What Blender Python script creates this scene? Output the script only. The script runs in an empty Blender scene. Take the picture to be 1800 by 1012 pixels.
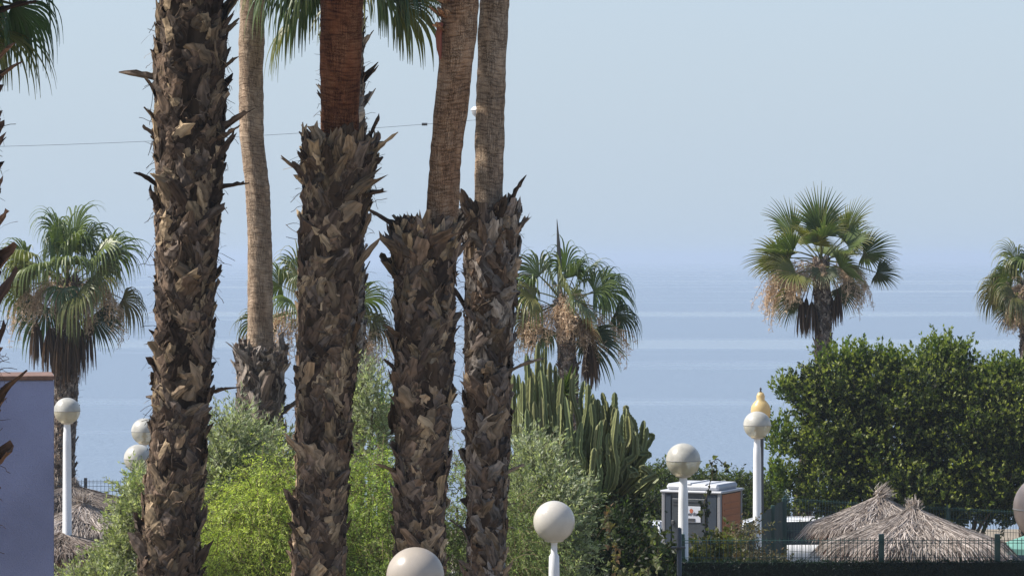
import bpy, math, random
import numpy as np
R = math.radians
sc = bpy.context.scene
C = sc.collection

# ------------------------------------------------------------------ camera
FPX, HZ, CZ = 6000.0, 455.0, 6.7          # focal length in photo pixels, horizon row, eye height
cd = bpy.data.cameras.new("camera"); cam = bpy.data.objects.new("camera", cd); C.objects.link(cam)
cd.sensor_width = 36; cd.lens = 36*FPX/1800
cam.location = (0, 0, CZ); cam.rotation_euler = (R(90), 0, 0)
cd.shift_y = -(506-HZ)/1800
cd.clip_start = 0.1; cd.clip_end = 60000
sc.camera = cam

# ------------------------------------------------------------------ world, sun, exposure
SUN_EL, SUN_AZ = R(47), R(-88)            # azimuth measured from +Y (out to sea) towards +X
w = bpy.data.worlds.new("World"); sc.world = w; w.use_nodes = True
nt = w.node_tree; bg = nt.nodes["Background"]
sky = nt.nodes.new("ShaderNodeTexSky"); sky.sky_type = 'NISHITA'; sky.sun_disc = False
sky.sun_elevation = SUN_EL; sky.sun_rotation = SUN_AZ
sky.air_density = 1.0; sky.dust_density = 1.2; sky.ozone_density = 3.0; sky.altitude = 0
hsv = nt.nodes.new("ShaderNodeHueSaturation"); hsv.inputs['Saturation'].default_value = 1.0
nt.links.new(sky.outputs[0], hsv.inputs['Color'])
# pale marine haze layer of the sky itself, strongest at the horizon and gone by about 25 degrees up
gco = nt.nodes.new("ShaderNodeTexCoord"); sx = nt.nodes.new("ShaderNodeSeparateXYZ"); nt.links.new(gco.outputs['Generated'], sx.inputs[0])
hr = nt.nodes.new("ShaderNodeMapRange"); hr.inputs[1].default_value = 0.03; hr.inputs[2].default_value = 0.42; hr.inputs[3].default_value = .92; hr.inputs[4].default_value = 0.0
nt.links.new(sx.outputs['Z'], hr.inputs[0]); hm = nt.nodes.new("ShaderNodeMix"); hm.data_type = 'RGBA'
lr = nt.nodes.new("ShaderNodeMapRange"); lr.inputs[1].default_value = 0.0; lr.inputs[2].default_value = 0.07; nt.links.new(sx.outputs['Z'], lr.inputs[0])
lc = nt.nodes.new("ShaderNodeMix"); lc.data_type = 'RGBA'; lc.inputs['A'].default_value = (2.75, 3.37, 4.0, 1); lc.inputs['B'].default_value = (2.86, 3.40, 4.02, 1)
nt.links.new(lr.outputs[0], lc.inputs['Factor'])
nt.links.new(hr.outputs[0], hm.inputs['Factor']); nt.links.new(hsv.outputs[0], hm.inputs['A']); nt.links.new(lc.outputs['Result'], hm.inputs['B'])
nt.links.new(hm.outputs['Result'], bg.inputs[0])
bg.inputs[1].default_value = 0.11
sd = bpy.data.lights.new("sun", 'SUN'); so = bpy.data.objects.new("sun", sd); C.objects.link(so)
sd.energy = 4.3; sd.angle = R(0.8); sd.color = (1.0, 0.94, 0.86)
from mathutils import Vector
sdir = Vector((math.sin(SUN_AZ)*math.cos(SUN_EL), math.cos(SUN_AZ)*math.cos(SUN_EL), math.sin(SUN_EL)))
so.rotation_euler = sdir.to_track_quat('Z', 'Y').to_euler(); so.location = (-30, 10, 40)
sc.view_settings.view_transform = 'Standard'; sc.view_settings.look = 'None'
sc.view_settings.exposure = 0.8; sc.view_settings.gamma = 1
try:
    sc.cycles.volume_bounces = 1; sc.cycles.max_bounces = 8; sc.cycles.transparent_max_bounces = 16
except Exception: pass

# ------------------------------------------------------------------ helpers
def at(px, py, Y): return np.array([(px-900)/FPX*Y, Y, CZ-(py-HZ)/FPX*Y])
def nrm(v): return v/np.maximum(np.linalg.norm(v, axis=-1, keepdims=True), 1e-9)
def rgb(h):
    h = h.lstrip('#'); c = np.array([int(h[i:i+2], 16)/255 for i in (0, 2, 4)])
    return np.where(c <= .04045, c/12.92, ((c+.055)/1.055)**2.4)

class G:
    """collects grids of quads with a point colour and a texture coordinate, links them as one mesh object"""
    def __init__(s): s.v = []; s.q = []; s.t = []; s.c = []; s.u = []; s.n = 0
    def grid(s, V, col, wrap=False, uv=None):
        V = np.asarray(V, float)
        if V.ndim == 3: V = V[None]
        n, k, m = V.shape[:3]
        s.v.append(V.reshape(-1, 3))
        col = np.asarray(col, float)
        if col.ndim == 1: col = np.broadcast_to(col, (n, k, m, 3))
        elif col.ndim == 2: col = np.broadcast_to(col[:, None, None], (n, k, m, 3))
        elif col.ndim == 3: col = np.broadcast_to(col[:, :, None], (n, k, m, 3))
        s.c.append(col.reshape(-1, 3))
        if uv is None:
            uu = np.zeros((n, k, m, 3)); uu[..., 0] = np.arange(m)[None, None]/max(m-1, 1)
            uu[..., 1] = np.arange(k)[None, :, None]/max(k-1, 1); uu[..., 2] = np.random.rand(n)[:, None, None]
            uv = uu
        s.u.append(np.broadcast_to(uv, (n, k, m, 3)).reshape(-1, 3))
        i = np.arange(n*k*m).reshape(n, k, m) + s.n
        a = i[:, :-1, :]; b = i[:, 1:, :]
        if wrap: a2 = np.roll(a, -1, 2); b2 = np.roll(b, -1, 2)
        else: a2 = a[:, :, 1:]; b2 = b[:, :, 1:]; a = a[:, :, :-1]; b = b[:, :, :-1]
        s.q.append(np.stack([a, a2, b2, b], -1).reshape(-1, 4)); s.n += n*k*m
        return s
    def rhombs(s, A, B, Cc, D, col):
        n = len(A); V = np.stack([A, B, Cc, D], 1).reshape(-1, 3)
        s.v.append(V); s.c.append(np.repeat(col, 4, 0))
        u = np.zeros((n, 4, 3)); u[:, 1, 0] = 1; u[:, 2, 1] = 1; u[..., 2] = np.random.rand(n)[:, None]
        s.u.append(u.reshape(-1, 3))
        s.q.append(np.arange(4*n).reshape(n, 4)+s.n); s.n += 4*n
        return s
    def ngon(s, V, col=(1, 1, 1)):
        V = np.asarray(V, float); n = len(V); c = V.mean(0)
        s.v.append(np.vstack([V, c])); s.c.append(np.broadcast_to(np.array(col, float), (n+1, 3)))
        s.u.append(np.zeros((n+1, 3)))
        i = np.arange(n)+s.n; s.t.append(np.stack([i, np.roll(i, -1), np.full(n, s.n+n)], -1)); s.n += n+1
        return s
    def box(s, x0, x1, y0, y1, z0, z1, col=(1, 1, 1), bev=0.0, M=None):
        b = min(bev, (x1-x0)/2.1, (y1-y0)/2.1, (z1-z0)/2.1)
        def ring(z, i):
            return [(x0+i, y0+b, z), (x0+b, y0+i, z), (x1-b, y0+i, z), (x1-i, y0+b, z), (x1-i, y1-b, z), (x1-b, y1-i, z), (x0+b, y1-i, z), (x0+i, y1-b, z)]
        def ring4(z): return [(x0, y0, z), (x1, y0, z), (x1, y1, z), (x0, y1, z)]
        if b > 0:
            rs = [ring(z0, b*.7), ring(z0+b, 0), ring(z1-b, 0), ring(z1, b*.7)]
        else: rs = [ring4(z0), ring4(z1)]
        V = np.array(rs, float)
        if M is not None: V = M(V)
        s.grid(V, np.array(col, float), wrap=True)
        s.ngon(V[0][::-1], col); s.ngon(V[-1], col)
        return s
    def tube(s, P, r, m=10, col=(1, 1, 1), cap=True):
        P = np.asarray(P, float); k = len(P); r = np.broadcast_to(np.asarray(r, float), (k,))
        T = nrm(np.gradient(P, axis=0)); ref = np.array([0, 1., 0]) if abs(T[0][1]) < .9 else np.array([1., 0, 0])
        A = nrm(np.cross(T, ref)); B = np.cross(T, A)
        ph = np.arange(m)/m*2*math.pi
        V = P[:, None]+r[:, None, None]*(np.cos(ph)[None, :, None]*A[:, None]+np.sin(ph)[None, :, None]*B[:, None])
        s.grid(V, np.array(col, float), wrap=True)
        if cap: s.ngon(V[0][::-1], col); s.ngon(V[-1], col)
        return s
    def lathe(s, prof, cx, cy, m=32, col=(1, 1, 1)):
        ph = np.arange(m)/m*2*math.pi; pr = np.asarray(prof, float)
        V = np.stack([cx+pr[:, :1]*np.cos(ph), cy+pr[:, :1]*np.sin(ph), np.broadcast_to(pr[:, 1:], (len(pr), m))], -1)
        s.grid(V, np.array(col, float), wrap=True); return s
    def build(s, name, mat, parent=None, smooth=False):
        me = bpy.data.meshes.new(name)
        v = np.vstack(s.v); q = np.vstack(s.q) if s.q else np.zeros((0, 4), int); t = np.vstack(s.t) if s.t else np.zeros((0, 3), int)
        off = np.zeros(3)
        if parent is None: off = np.array([*(v.min(0)+v.max(0))[:2]/2, v.min(0)[2]])
        else: off = np.array(parent.matrix_basis.translation) if parent.parent is None else np.array(parent.parent.matrix_basis.translation)
        v = v-off
        me.vertices.add(len(v)); me.vertices.foreach_set('co', v.astype(np.float32).ravel())
        me.loops.add(4*len(q)+3*len(t)); me.loops.foreach_set('vertex_index', np.concatenate([q.ravel(), t.ravel()]).astype(np.int32))
        me.polygons.add(len(q)+len(t))
        st = np.concatenate([np.arange(len(q))*4, 4*len(q)+np.arange(len(t))*3]).astype(np.int32)
        me.polygons.foreach_set('loop_start', st)
        me.polygons.foreach_set('use_smooth', np.full(len(st), smooth))
        a = me.attributes.new('tint', 'FLOAT_COLOR', 'POINT')
        cc = np.ones((len(v), 4), np.float32); cc[:, :3] = np.vstack(s.c); a.data.foreach_set('color', cc.ravel())
        a = me.attributes.new('tc', 'FLOAT_VECTOR', 'POINT'); a.data.foreach_set('vector', np.vstack(s.u).astype(np.float32).ravel())
        me.update(calc_edges=True); me.validate()
        me.materials.append(mat)
        o = bpy.data.objects.new(name, me); C.objects.link(o)
        if parent is None: o.location = off
        else:
            o.parent = parent
        return o

def tag(o, label=None, cat=None, group=None, kind=None):
    if label: o['label'] = label
    if cat: o['category'] = cat
    if group: o['group'] = group
    if kind: o['kind'] = kind
    return o
def thing(name, loc, label, cat, group=None):
    o = bpy.data.objects.new(name, None); C.objects.link(o); o.location = tuple(loc); o.empty_display_size = .3
    return tag(o, label, cat, group)

# ------------------------------------------------------------------ materials
def new_mat(name):
    m = bpy.data.materials.new(name); m.use_nodes = True
    return m, m.node_tree, m.node_tree.nodes['Principled BSDF']
def plain(name, col, rough=.6, metal=0, bump=0, bscale=30, var=0.0, vscale=4, spec=.5):
    m, t, p = new_mat(name); N = t.nodes; L = t.links
    p.inputs['Base Color'].default_value = (*col, 1); p.inputs['Roughness'].default_value = rough
    p.inputs['Metallic'].default_value = metal; p.inputs['Specular IOR Level'].default_value = spec
    tc = N.new('ShaderNodeTexCoord')
    if var:
        n = N.new('ShaderNodeTexNoise'); n.inputs['Scale'].default_value = vscale; n.inputs['Detail'].default_value = 6
        L.new(tc.outputs['Object'], n.inputs[0])
        r = N.new('ShaderNodeMapRange'); r.inputs[1].default_value = .3; r.inputs[2].default_value = .7
        r.inputs[3].default_value = 1-var; r.inputs[4].default_value = 1+var*.5; L.new(n.outputs[0], r.inputs[0])
        mx = N.new('ShaderNodeVectorMath'); mx.operation = 'SCALE'; mx.inputs[0].default_value = col
        L.new(r.outputs[0], mx.inputs['Scale']); L.new(mx.outputs[0], p.inputs['Base Color'])
    if bump:
        n = N.new('ShaderNodeTexNoise'); n.inputs['Scale'].default_value = bscale; n.inputs['Detail'].default_value = 5
        L.new(tc.outputs['Object'], n.inputs[0])
        b = N.new('ShaderNodeBump'); b.inputs['Strength'].default_value = bump; b.inputs['Distance'].default_value = .02
        L.new(n.outputs[0], b.inputs['Height']); L.new(b.outputs[0], p.inputs['Normal'])
    return m
def leafmat(name, rough=.5, trans=.35, streak=0.0, tsc=(40, 3), tcol=(1.15, 1.25, .55), spec=.3):
    m, t, p = new_mat(name); N = t.nodes; L = t.links
    a = N.new('ShaderNodeAttribute'); a.attribute_name = 'tint'
    src = a.outputs['Color']
    if streak:
        u = N.new('ShaderNodeAttribute'); u.attribute_name = 'tc'
        mp = N.new('ShaderNodeMapping'); mp.inputs['Scale'].default_value = (tsc[0], tsc[1], 57)
        L.new(u.outputs['Vector'], mp.inputs[0])
        n = N.new('ShaderNodeTexNoise'); n.inputs['Scale'].default_value = 1; n.inputs['Detail'].default_value = 4; L.new(mp.outputs[0], n.inputs[0])
        r = N.new('ShaderNodeMapRange'); r.inputs[1].default_value = .3; r.inputs[2].default_value = .7
        r.inputs[3].default_value = 1-streak; r.inputs[4].default_value = 1+streak; L.new(n.outputs[0], r.inputs[0])
        mx = N.new('ShaderNodeVectorMath'); mx.operation = 'SCALE'; L.new(src, mx.inputs[0]); L.new(r.outputs[0], mx.inputs['Scale'])
        src = mx.outputs[0]
        b = N.new('ShaderNodeBump'); b.inputs['Strength'].default_value = .6; b.inputs['Distance'].default_value = .01
        L.new(n.outputs[0], b.inputs['Height']); L.new(b.outputs[0], p.inputs['Normal'])
    L.new(src, p.inputs['Base Color']); p.inputs['Roughness'].default_value = rough; p.inputs['Specular IOR Level'].default_value = spec
    if trans:
        tr = N.new('ShaderNodeBsdfTranslucent'); mu = N.new('ShaderNodeVectorMath'); mu.operation = 'MULTIPLY'
        mu.inputs[1].default_value = tcol; L.new(src, mu.inputs[0]); L.new(mu.outputs[0], tr.inputs[0])
        mix = N.new('ShaderNodeMixShader'); mix.inputs[0].default_value = trans
        L.new(p.outputs[0], mix.inputs[1]); L.new(tr.outputs[0], mix.inputs[2]); L.new(mix.outputs[0], N['Material Output'].inputs[0])
    return m
M_leaf = leafmat('leaf', trans=.45)
M_frond = leafmat('palm_frond', rough=.42, trans=.3, spec=.45)
M_dry = leafmat('dry_plant', rough=.8, trans=.25, tcol=(1.1, 1, .8), spec=.1)
M_boot = leafmat('palm_bark', rough=.85, trans=0, streak=.6, tsc=(13, 2.2), spec=.12)
M_straw = leafmat('straw', rough=.8, trans=.2, tcol=(1, 1, .9), spec=.1)
M_stem = leafmat('stem', rough=.8, trans=0, spec=.2)
M_cactus = leafmat('cactus_skin', rough=.55, trans=0, streak=.12, tsc=(2, 6), spec=.3)

def trunk_mat(name, c1, c2, c3):
    m, t, p = new_mat(name); N = t.nodes; L = t.links
    u = N.new('ShaderNodeAttribute'); u.attribute_name = 'tc'
    def noise(sc_, det=5, scale=1):
        mp = N.new('ShaderNodeMapping'); mp.inputs['Scale'].default_value = sc_; L.new(u.outputs['Vector'], mp.inputs[0])
        n = N.new('ShaderNodeTexNoise'); n.inputs['Scale'].default_value = scale; n.inputs['Detail'].default_value = det; L.new(mp.outputs[0], n.inputs[0]); return n
    rings = noise((5, 60, 0), 4); big = noise((4, 2.2, 0), 4); fine = noise((60, 90, 0), 3)
    # vertical cracks: stretched voronoi edges
    mp = N.new('ShaderNodeMapping'); mp.inputs['Scale'].default_value = (40, 7, 0); L.new(u.outputs['Vector'], mp.inputs[0])
    ad = N.new('ShaderNodeVectorMath'); ad.operation = 'MULTIPLY_ADD'; ad.inputs[1].default_value = (1.3, 2.2, 0)
    L.new(fine.outputs['Color'], ad.inputs[0]); L.new(mp.outputs[0], ad.inputs[2])
    vo = N.new('ShaderNodeTexVoronoi'); vo.feature = 'DISTANCE_TO_EDGE'; vo.voronoi_dimensions = '2D'; vo.inputs['Scale'].default_value = 1; L.new(ad.outputs[0], vo.inputs['Vector'])
    cr = N.new('ShaderNodeMapRange'); cr.inputs[1].default_value = 0.0; cr.inputs[2].default_value = .14; L.new(vo.outputs['Distance'], cr.inputs[0])
    cm = N.new('ShaderNodeMapRange'); cm.inputs[1].default_value = .36; cm.inputs[2].default_value = .55; cm.inputs[3].default_value = 1; cm.inputs[4].default_value = 0
    crn = noise((7, 3, 0), 3); L.new(crn.outputs[0], cm.inputs[0])
    crk = N.new('ShaderNodeMath'); crk.operation = 'MAXIMUM'; L.new(cr.outputs[0], crk.inputs[0]); L.new(cm.outputs[0], crk.inputs[1])
    ramp = N.new('ShaderNodeValToRGB'); e = ramp.color_ramp.elements
    e[0].position = .3; e[0].color = (*c1, 1); e[1].position = .72; e[1].color = (*c3, 1)
    k = ramp.color_ramp.elements.new(.5); k.color = (*c2, 1)
    mm = N.new('ShaderNodeMath'); mm.operation = 'MULTIPLY_ADD'; mm.inputs[1].default_value = .55; L.new(big.outputs[0], mm.inputs[0])
    m2 = N.new('ShaderNodeMath'); m2.operation = 'MULTIPLY'; m2.inputs[1].default_value = .45; L.new(rings.outputs[0], m2.inputs[0]); L.new(m2.outputs[0], mm.inputs[2])
    L.new(mm.outputs[0], ramp.inputs[0])
    dk = N.new('ShaderNodeMapRange'); dk.inputs[3].default_value = .26; dk.inputs[4].default_value = 1; L.new(crk.outputs[0], dk.inputs[0])
    rg = N.new('ShaderNodeMapRange'); rg.inputs[1].default_value = .35; rg.inputs[2].default_value = .5; rg.inputs[3].default_value = .7; rg.inputs[4].default_value = 1.05; L.new(rings.outputs[0], rg.inputs[0])
    mu = N.new('ShaderNodeMath'); mu.operation = 'MULTIPLY'; L.new(dk.outputs[0], mu.inputs[0]); L.new(rg.outputs[0], mu.inputs[1])
    sc2 = N.new('ShaderNodeVectorMath'); sc2.operation = 'SCALE'; L.new(ramp.outputs[0], sc2.inputs[0]); L.new(mu.outputs[0], sc2.inputs['Scale'])
    L.new(sc2.outputs[0], p.inputs['Base Color']); p.inputs['Roughness'].default_value = .85; p.inputs['Specular IOR Level'].default_value = .15
    b = N.new('ShaderNodeBump'); b.inputs['Strength'].default_value = .9; b.inputs['Distance'].default_value = .02
    hs = N.new('ShaderNodeMath'); hs.operation = 'ADD'; L.new(mu.outputs[0], hs.inputs[0]); L.new(fine.outputs[0], hs.inputs[1])
    L.new(hs.outputs[0], b.inputs['Height']); L.new(b.outputs[0], p.inputs['Normal'])
    return m
M_tr_grey = trunk_mat('smooth_palm_bark', (.27, .18, .12), (.46, .335, .23), (.61, .475, .35))
M_tr_tan = trunk_mat('tan_palm_bark', (.21, .10, .05), (.42, .25, .145), (.56, .40, .27))
M_tr_red = trunk_mat('red_palm_bark', (.10, .032, .016), (.23, .085, .038), (.36, .17, .085))

rs = np.random.RandomState
# ------------------------------------------------------------------ plants: generators
def curve_pts(p0, d0, length, k, droop, seed=None):
    """integrate a direction bending by gravity; p0,d0 [n,3], length [n] -> [n,k,3] points, [n,k,3] directions"""
    n = len(p0); P = np.zeros((n, k, 3)); D = np.zeros((n, k, 3)); d = nrm(d0); p = p0.copy()
    dr = np.asarray(droop, float)
    if dr.ndim == 1: dr = dr[:, None]
    dr = np.broadcast_to(dr, (n, k))
    st = (np.asarray(length)/(k-1))[:, None]
    for i in range(k):
        P[:, i] = p; D[:, i] = d
        d = nrm(d+np.array([0, 0, -1.])*dr[:, i:i+1]); p = p+d*st
    return P, D

def ribbon(g, P, S, col, fold=0.0, U=None):
    if fold and U is not None: V = np.stack([P-S, P+U*fold*np.linalg.norm(S, axis=-1, keepdims=True), P+S], 2)
    else: V = np.stack([P-S, P+S], 2)
    g.grid(V, col)

def foliage(blobs, n, tl, nl, ll, lw, seed, cols, tipcol=None, up=.4, out=1.0, rnd=.5, droop=.05, spread=.8, core=.35, stems=(.12, .09, .05), tipf=.25, hang=0, fstem=.5, lowf=True):
    """blobs: (px,py,Y,rx,ry,rd in metres). Twigs carrying leaves, on and inside lumpy volumes"""
    r = rs(seed); g = G(); gs = G()
    B = np.array([[*at(b[0], b[1], b[2]), b[3], b[5], b[4]] for b in blobs]); W = (B[:, 3]*B[:, 5]); W = W/W.sum()
    bi = r.choice(len(B), n, p=W); b = B[bi]
    d = nrm(r.normal(size=(n, 3)))
    rad = 1-core*r.rand(n)**2.2
    lump = 1+.17*np.sin(d[:, 0]*7+bi*2.1)*np.cos(d[:, 2]*6+bi)+.10*np.sin(d[:, 1]*13+d[:, 2]*11+bi)
    p = b[:, :3]+d*b[:, 3:6]*(rad*lump)[:, None]
    keep = p[:, 2] > 0.02
    p, d, bi = p[keep], d[keep], bi[keep]; n = len(p)
    td = nrm(out*d+up*np.array([0, 0, 1.])+rnd*r.normal(size=(n, 3)))
    L = tl*(.55+.9*r.rand(n)); k = 6
    P, D = curve_pts(p, td, L, k, droop*(.6+.8*r.rand(n)))
    cols = np.array(cols); tc = cols[r.randint(len(cols), size=n)]*(.55+.9*r.rand(n, 1))
    side = nrm(np.cross(D, r.normal(size=(n, 1, 3))))
    sw = (.004+.0*L)[:, None, None]*np.linspace(1, .3, k)[None, :, None]*side
    m = r.rand(n) < fstem
    ribbon(gs, P[m], sw[m], np.array(stems))
    # leaves
    t = np.sort(r.rand(n, nl), 1)*(k-1.001)*.92+.08; i = t.astype(int); f = (t-i)[..., None]
    a = np.arange(n)[:, None]
    lp = P[a, i]*(1-f)+P[a, np.minimum(i+1, k-1)]*f; ld = D[a, i]
    perp = nrm(np.cross(ld, r.normal(size=(n, nl, 3))))
    ldir = nrm(ld*(1-spread*.5)+perp*spread+np.array([0, 0, -1.])*hang)
    sd_ = nrm(np.cross(ldir, r.normal(size=(n, nl, 3))*.6+np.cross(ldir, np.array([0, 0, 1.])+0*ldir)))
    le = ll*(.6+.7*r.rand(n, nl, 1)); wi = le*lw/ll
    c = tc[:, None]*(.75+.5*r.rand(n, nl, 1))
    if tipcol is not None:
        tm = ((t/(k-1)) > 1-tipf)[..., None]*(r.rand(n, 1, 1) < .8); c = np.where(tm, np.array(tipcol)*(.7+.6*r.rand(n, nl, 1)), c)
    A = lp; Cc = lp+ldir*le; Bm = lp+ldir*le*.45+sd_*wi; Dm = lp+ldir*le*.45-sd_*wi
    q = lambda x: x.reshape(-1, 3)
    g.rhombs(q(A), q(Bm), q(Cc), q(Dm), q(c))
    return g, gs

def plant(name, part, label, cat, blobs, group=None, trunkpts=None, mat=None, **kw):
    g, gs = foliage(blobs, **kw)
    x, y = np.mean([at(b[0], b[1], b[2])[0] for b in blobs]), np.mean([b[2] for b in blobs])
    t = thing(name, (x, y, 0), label, cat, group)
    g.build(part, mat or M_leaf, t)
    # limbs from the base to each blob
    r = rs(kw['seed']+5)
    for b in blobs[:14]:
        e = at(b[0], b[1], b[2]); s0 = np.array([x, y, 0]); s0[0] = x+(e[0]-x)*.35; s0[1] = y+(e[1]-y)*.35
        u = np.linspace(0, 1, 9)[:, None]; Pp = s0*(1-u)+e*u; Pp[:, 2] = s0[2]+(e[2]-s0[2])*u[:, 0]**.8
        Pp[:, :2] += np.cumsum(r.normal(size=(9, 2))*.03, 0)
        gs.tube(Pp, np.linspace(.06, .012, 9), 7, (.13, .10, .075))
    gs.build('branches', M_stem, t)
    return t

def fan_leaf(g, c, az, el, pl, Rb, r, col, A=105, droop=.13, nseg=30, sag=.05, roll=0., tipc=None, petc=(.16, .17, .06), fold_in=.0, hangp=0.0):
    """one fan-shaped leaf: petiole + segments that split and droop"""
    d0 = np.array([math.sin(az)*math.cos(el), math.cos(az)*math.cos(el), math.sin(el)])
    P, D = curve_pts(np.array([c]), np.array([d0]), np.array([pl]), 8, sag)
    P, D = P[0], D[0]; f = D[-1]; s = nrm(np.cross(f, [0, 0, 1.]) if abs(f[2]) < .97 else np.array([math.cos(az), -math.sin(az), 0])); u = np.cross(s, f)
    if u[2] < 0 and abs(f[2]) < .9: u = -u
    s = s*math.cos(roll)+u*math.sin(roll); u = np.cross(s, f)
    hw = np.linspace(.028, .012, 8)[:, None]
    g.grid(np.stack([P-s*hw, P-u*hw*.8, P+s*hw, P+u*hw*.4], 1), np.array(petc), wrap=True)
    an = np.linspace(-R(A), R(A), nseg)+r.normal(size=nseg)*.015
    ds = np.cos(an)[:, None]*f+np.sin(an)[:, None]*s+u*(.12+.18*np.abs(np.sin(an)))[:, None]*(1-fold_in)
    pe = -np.sin(an)[:, None]*f+np.cos(an)[:, None]*s
    L = Rb*(.72+.28*np.cos(an))*(.92+.16*r.rand(nseg)); k = 11
    if droop >= .2: L = L*1.25
    tt = np.linspace(0, 1, k)
    jn = .42 if droop < .2 else .28
    dr = np.where(tt[None] > jn, droop*(1.5 if droop >= .2 else 1.)*(.6+.8*r.rand(nseg, 1))*(1+2.2*(tt[None]-.42)), droop*.08)
    Q, DD = curve_pts(np.repeat(P[-1:], nseg, 0), ds, L, k, dr)
    da = 2*R(A)/nseg
    w = np.minimum(tt*Rb*da*.52, .46*Rb*da*.52)*np.clip((1-tt)/.5, .04, 1)+.002
    w = w[None, :, None]*np.ones((nseg, k, 1))
    S = pe[:, None]*w
    U = nrm(np.cross(S, DD)); 
    cc = np.array(col)*(.85+.3*r.rand(nseg, 1)); cc = np.repeat(cc[:, None], k, 1)
    if tipc is not None:
        m = np.clip((tt-.62)/.38, 0, 1)[None, :, None]*(r.rand(nseg, 1, 1) < .75); cc = cc*(1-m)+np.array(tipc)*m
    V = np.stack([Q-S, Q+U*w*.55, Q+S], 2)
    g.grid(V, cc)

def panicle(g, c, az, el, L, r, col, n=26, hl=.5, droop=.16, stemc=(.23, .15, .08)):
    """old flower stalk: arching stem with hanging wiry branches and crumbs of dry flowers"""
    d0 = np.array([[math.sin(az)*math.cos(el), math.cos(az)*math.cos(el), math.sin(el)]])
    P, D = curve_pts(np.array([c]), d0, np.array([L]), 10, droop)
    g.tube(P[0], np.linspace(.014, .005, 10), 5, stemc, cap=False)
    i = r.randint(3, 10, n); p = P[0][i]+r.normal(size=(n, 3))*.02
    dd = nrm(D[0][i]*.6+r.normal(size=(n, 3))*.55+np.array([0, 0, -.2]))
    Q, E = curve_pts(p, dd, hl*(.4+.8*r.rand(n)), 8, .3)
    Q += np.cumsum(r.normal(size=Q.shape)*.008, 1)
    s = nrm(np.cross(E, r.normal(size=(n, 1, 3))))*.004
    cc = np.array(col)*(.7+.6*r.rand(n, 1)); ribbon(g, Q, s+0*Q, cc); ribbon(g, Q, nrm(np.cross(E, s))*.004, cc)
    m = 26; a = np.repeat(np.arange(n), m); j = r.randint(1, 8, n*m)
    x = Q[a, j]+r.normal(size=(n*m, 3))*.02; h = nrm(r.normal(size=(n*m, 3))+np.array([0, 0, -.8])); q = nrm(np.cross(h, r.normal(size=(n*m, 3))))
    ln = .075*(.4+r.rand(n*m, 1)); cf = np.array(col)*(.65+.7*r.rand(n*m, 1))
    g.rhombs(x, x+h*ln*.5+q*.008, x+h*ln, x+h*ln*.5-q*.008, cf)

GREEN = [(.095, .135, .033), (.125, .16, .038), (.07, .10, .033), (.17, .185, .055)]
def crown(c, seed, n=26, pl=.75, Rb=.85, elmin=-35, elmax=80, cols=GREEN, droop=.13, tipc=(.30, .25, .10), leaves=None, azs=None, mature=.25):
    g = G(); r = rs(seed)
    for i in range(n):
        f = i/(n-1); el = R(elmax+(elmin-elmax)*f**.85+r.normal()*6); az = i*2.39996+r.normal()*.15
        col = np.array(cols[r.randint(len(cols))]); 
        if f > 1-mature: col = col*.6+np.array((.16, .12, .04))*.4
        fan_leaf(g, np.array(c)+np.array([0, 0, -.25*f]), az, el, pl*(.8+.35*r.rand())*(1-.25*(f < .15)), Rb*(.85+.25*r.rand()), r, col,
                 A=85+25*r.rand(), droop=droop*(.7+.6*r.rand()), roll=r.normal()*.8, tipc=tipc)
    for i_l, l in enumerate(leaves or []):
        fan_leaf(g, np.array(c)+np.array(l.get('o', (0, 0, 0))), R(l['az']), R(l['el']), l['pl'], l['R'], r, l.get('c', cols[0]), A=l.get('A', 95), droop=l.get('d', droop), roll=R(l.get('roll', (58 if i_l % 2 else 48)*abs(math.sin(R(l['az'])))*(1 if l['az'] > 0 else -1))), tipc=l.get('t', tipc), sag=l.get('sag', .05))
    return g
def dead_skirt(g, c, seed, spots, col=(.105, .068, .042)):
    """folded dead leaves hanging straight down beside the trunk: (dx, dy, dz of the fold, length)"""
    r = rs(seed)
    for dx, dy, dz, L in spots:
        p = np.array(c)+np.array([dx, dy, dz])
        a = nrm(np.array([dx, dy, 0.])); st = np.array(c)+np.array([dx*.15, dy*.15, 0])
        u = np.linspace(0, 1, 7)[:, None]; Pt = st*(1-u)+p*u; Pt[:, 2] += .12*np.sin(u[:, 0]*math.pi)
        g.tube(Pt, .012, 5, (.14, .09, .05), cap=False)
        n = 60; k = 8; ph = r.rand(n)*6.28; rr = .13*np.sqrt(r.rand(n))*min(1, L/.8)
        d0 = np.stack([np.cos(ph)*rr*4, np.sin(ph)*rr*4, -.55+0*ph], 1)
        Q, E = curve_pts(np.repeat(p[None], n, 0), d0, L*(.65+.4*r.rand(n)), k, .55)
        Q[:, :, :2] += (r.normal(size=(n, 1, 2))*.012)*np.linspace(0, 1, k)[None, :, None]
        s = nrm(np.cross(E, r.normal(size=(n, 1, 3))))*(.011*np.sin(np.linspace(.25, 3.0, k))[None, :, None]+.002)
        ribbon(g, Q, s, np.array(col)*(.5+1.0*r.rand(n, 1)))

def path_frame(pts, Y, z0=None):
    """pts: (px,py,width px) top to bottom -> functions of height"""
    P = np.array([[*at(a, b, Y), w_/FPX*Y/2] for a, b, w_ in pts]); P = P[np.argsort(P[:, 2])]
    return (lambda z: np.interp(z, P[:, 2], P[:, 0])), (lambda z: np.interp(z, P[:, 2], P[:, 3])), P[0, 2], P[-1, 2]

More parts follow.
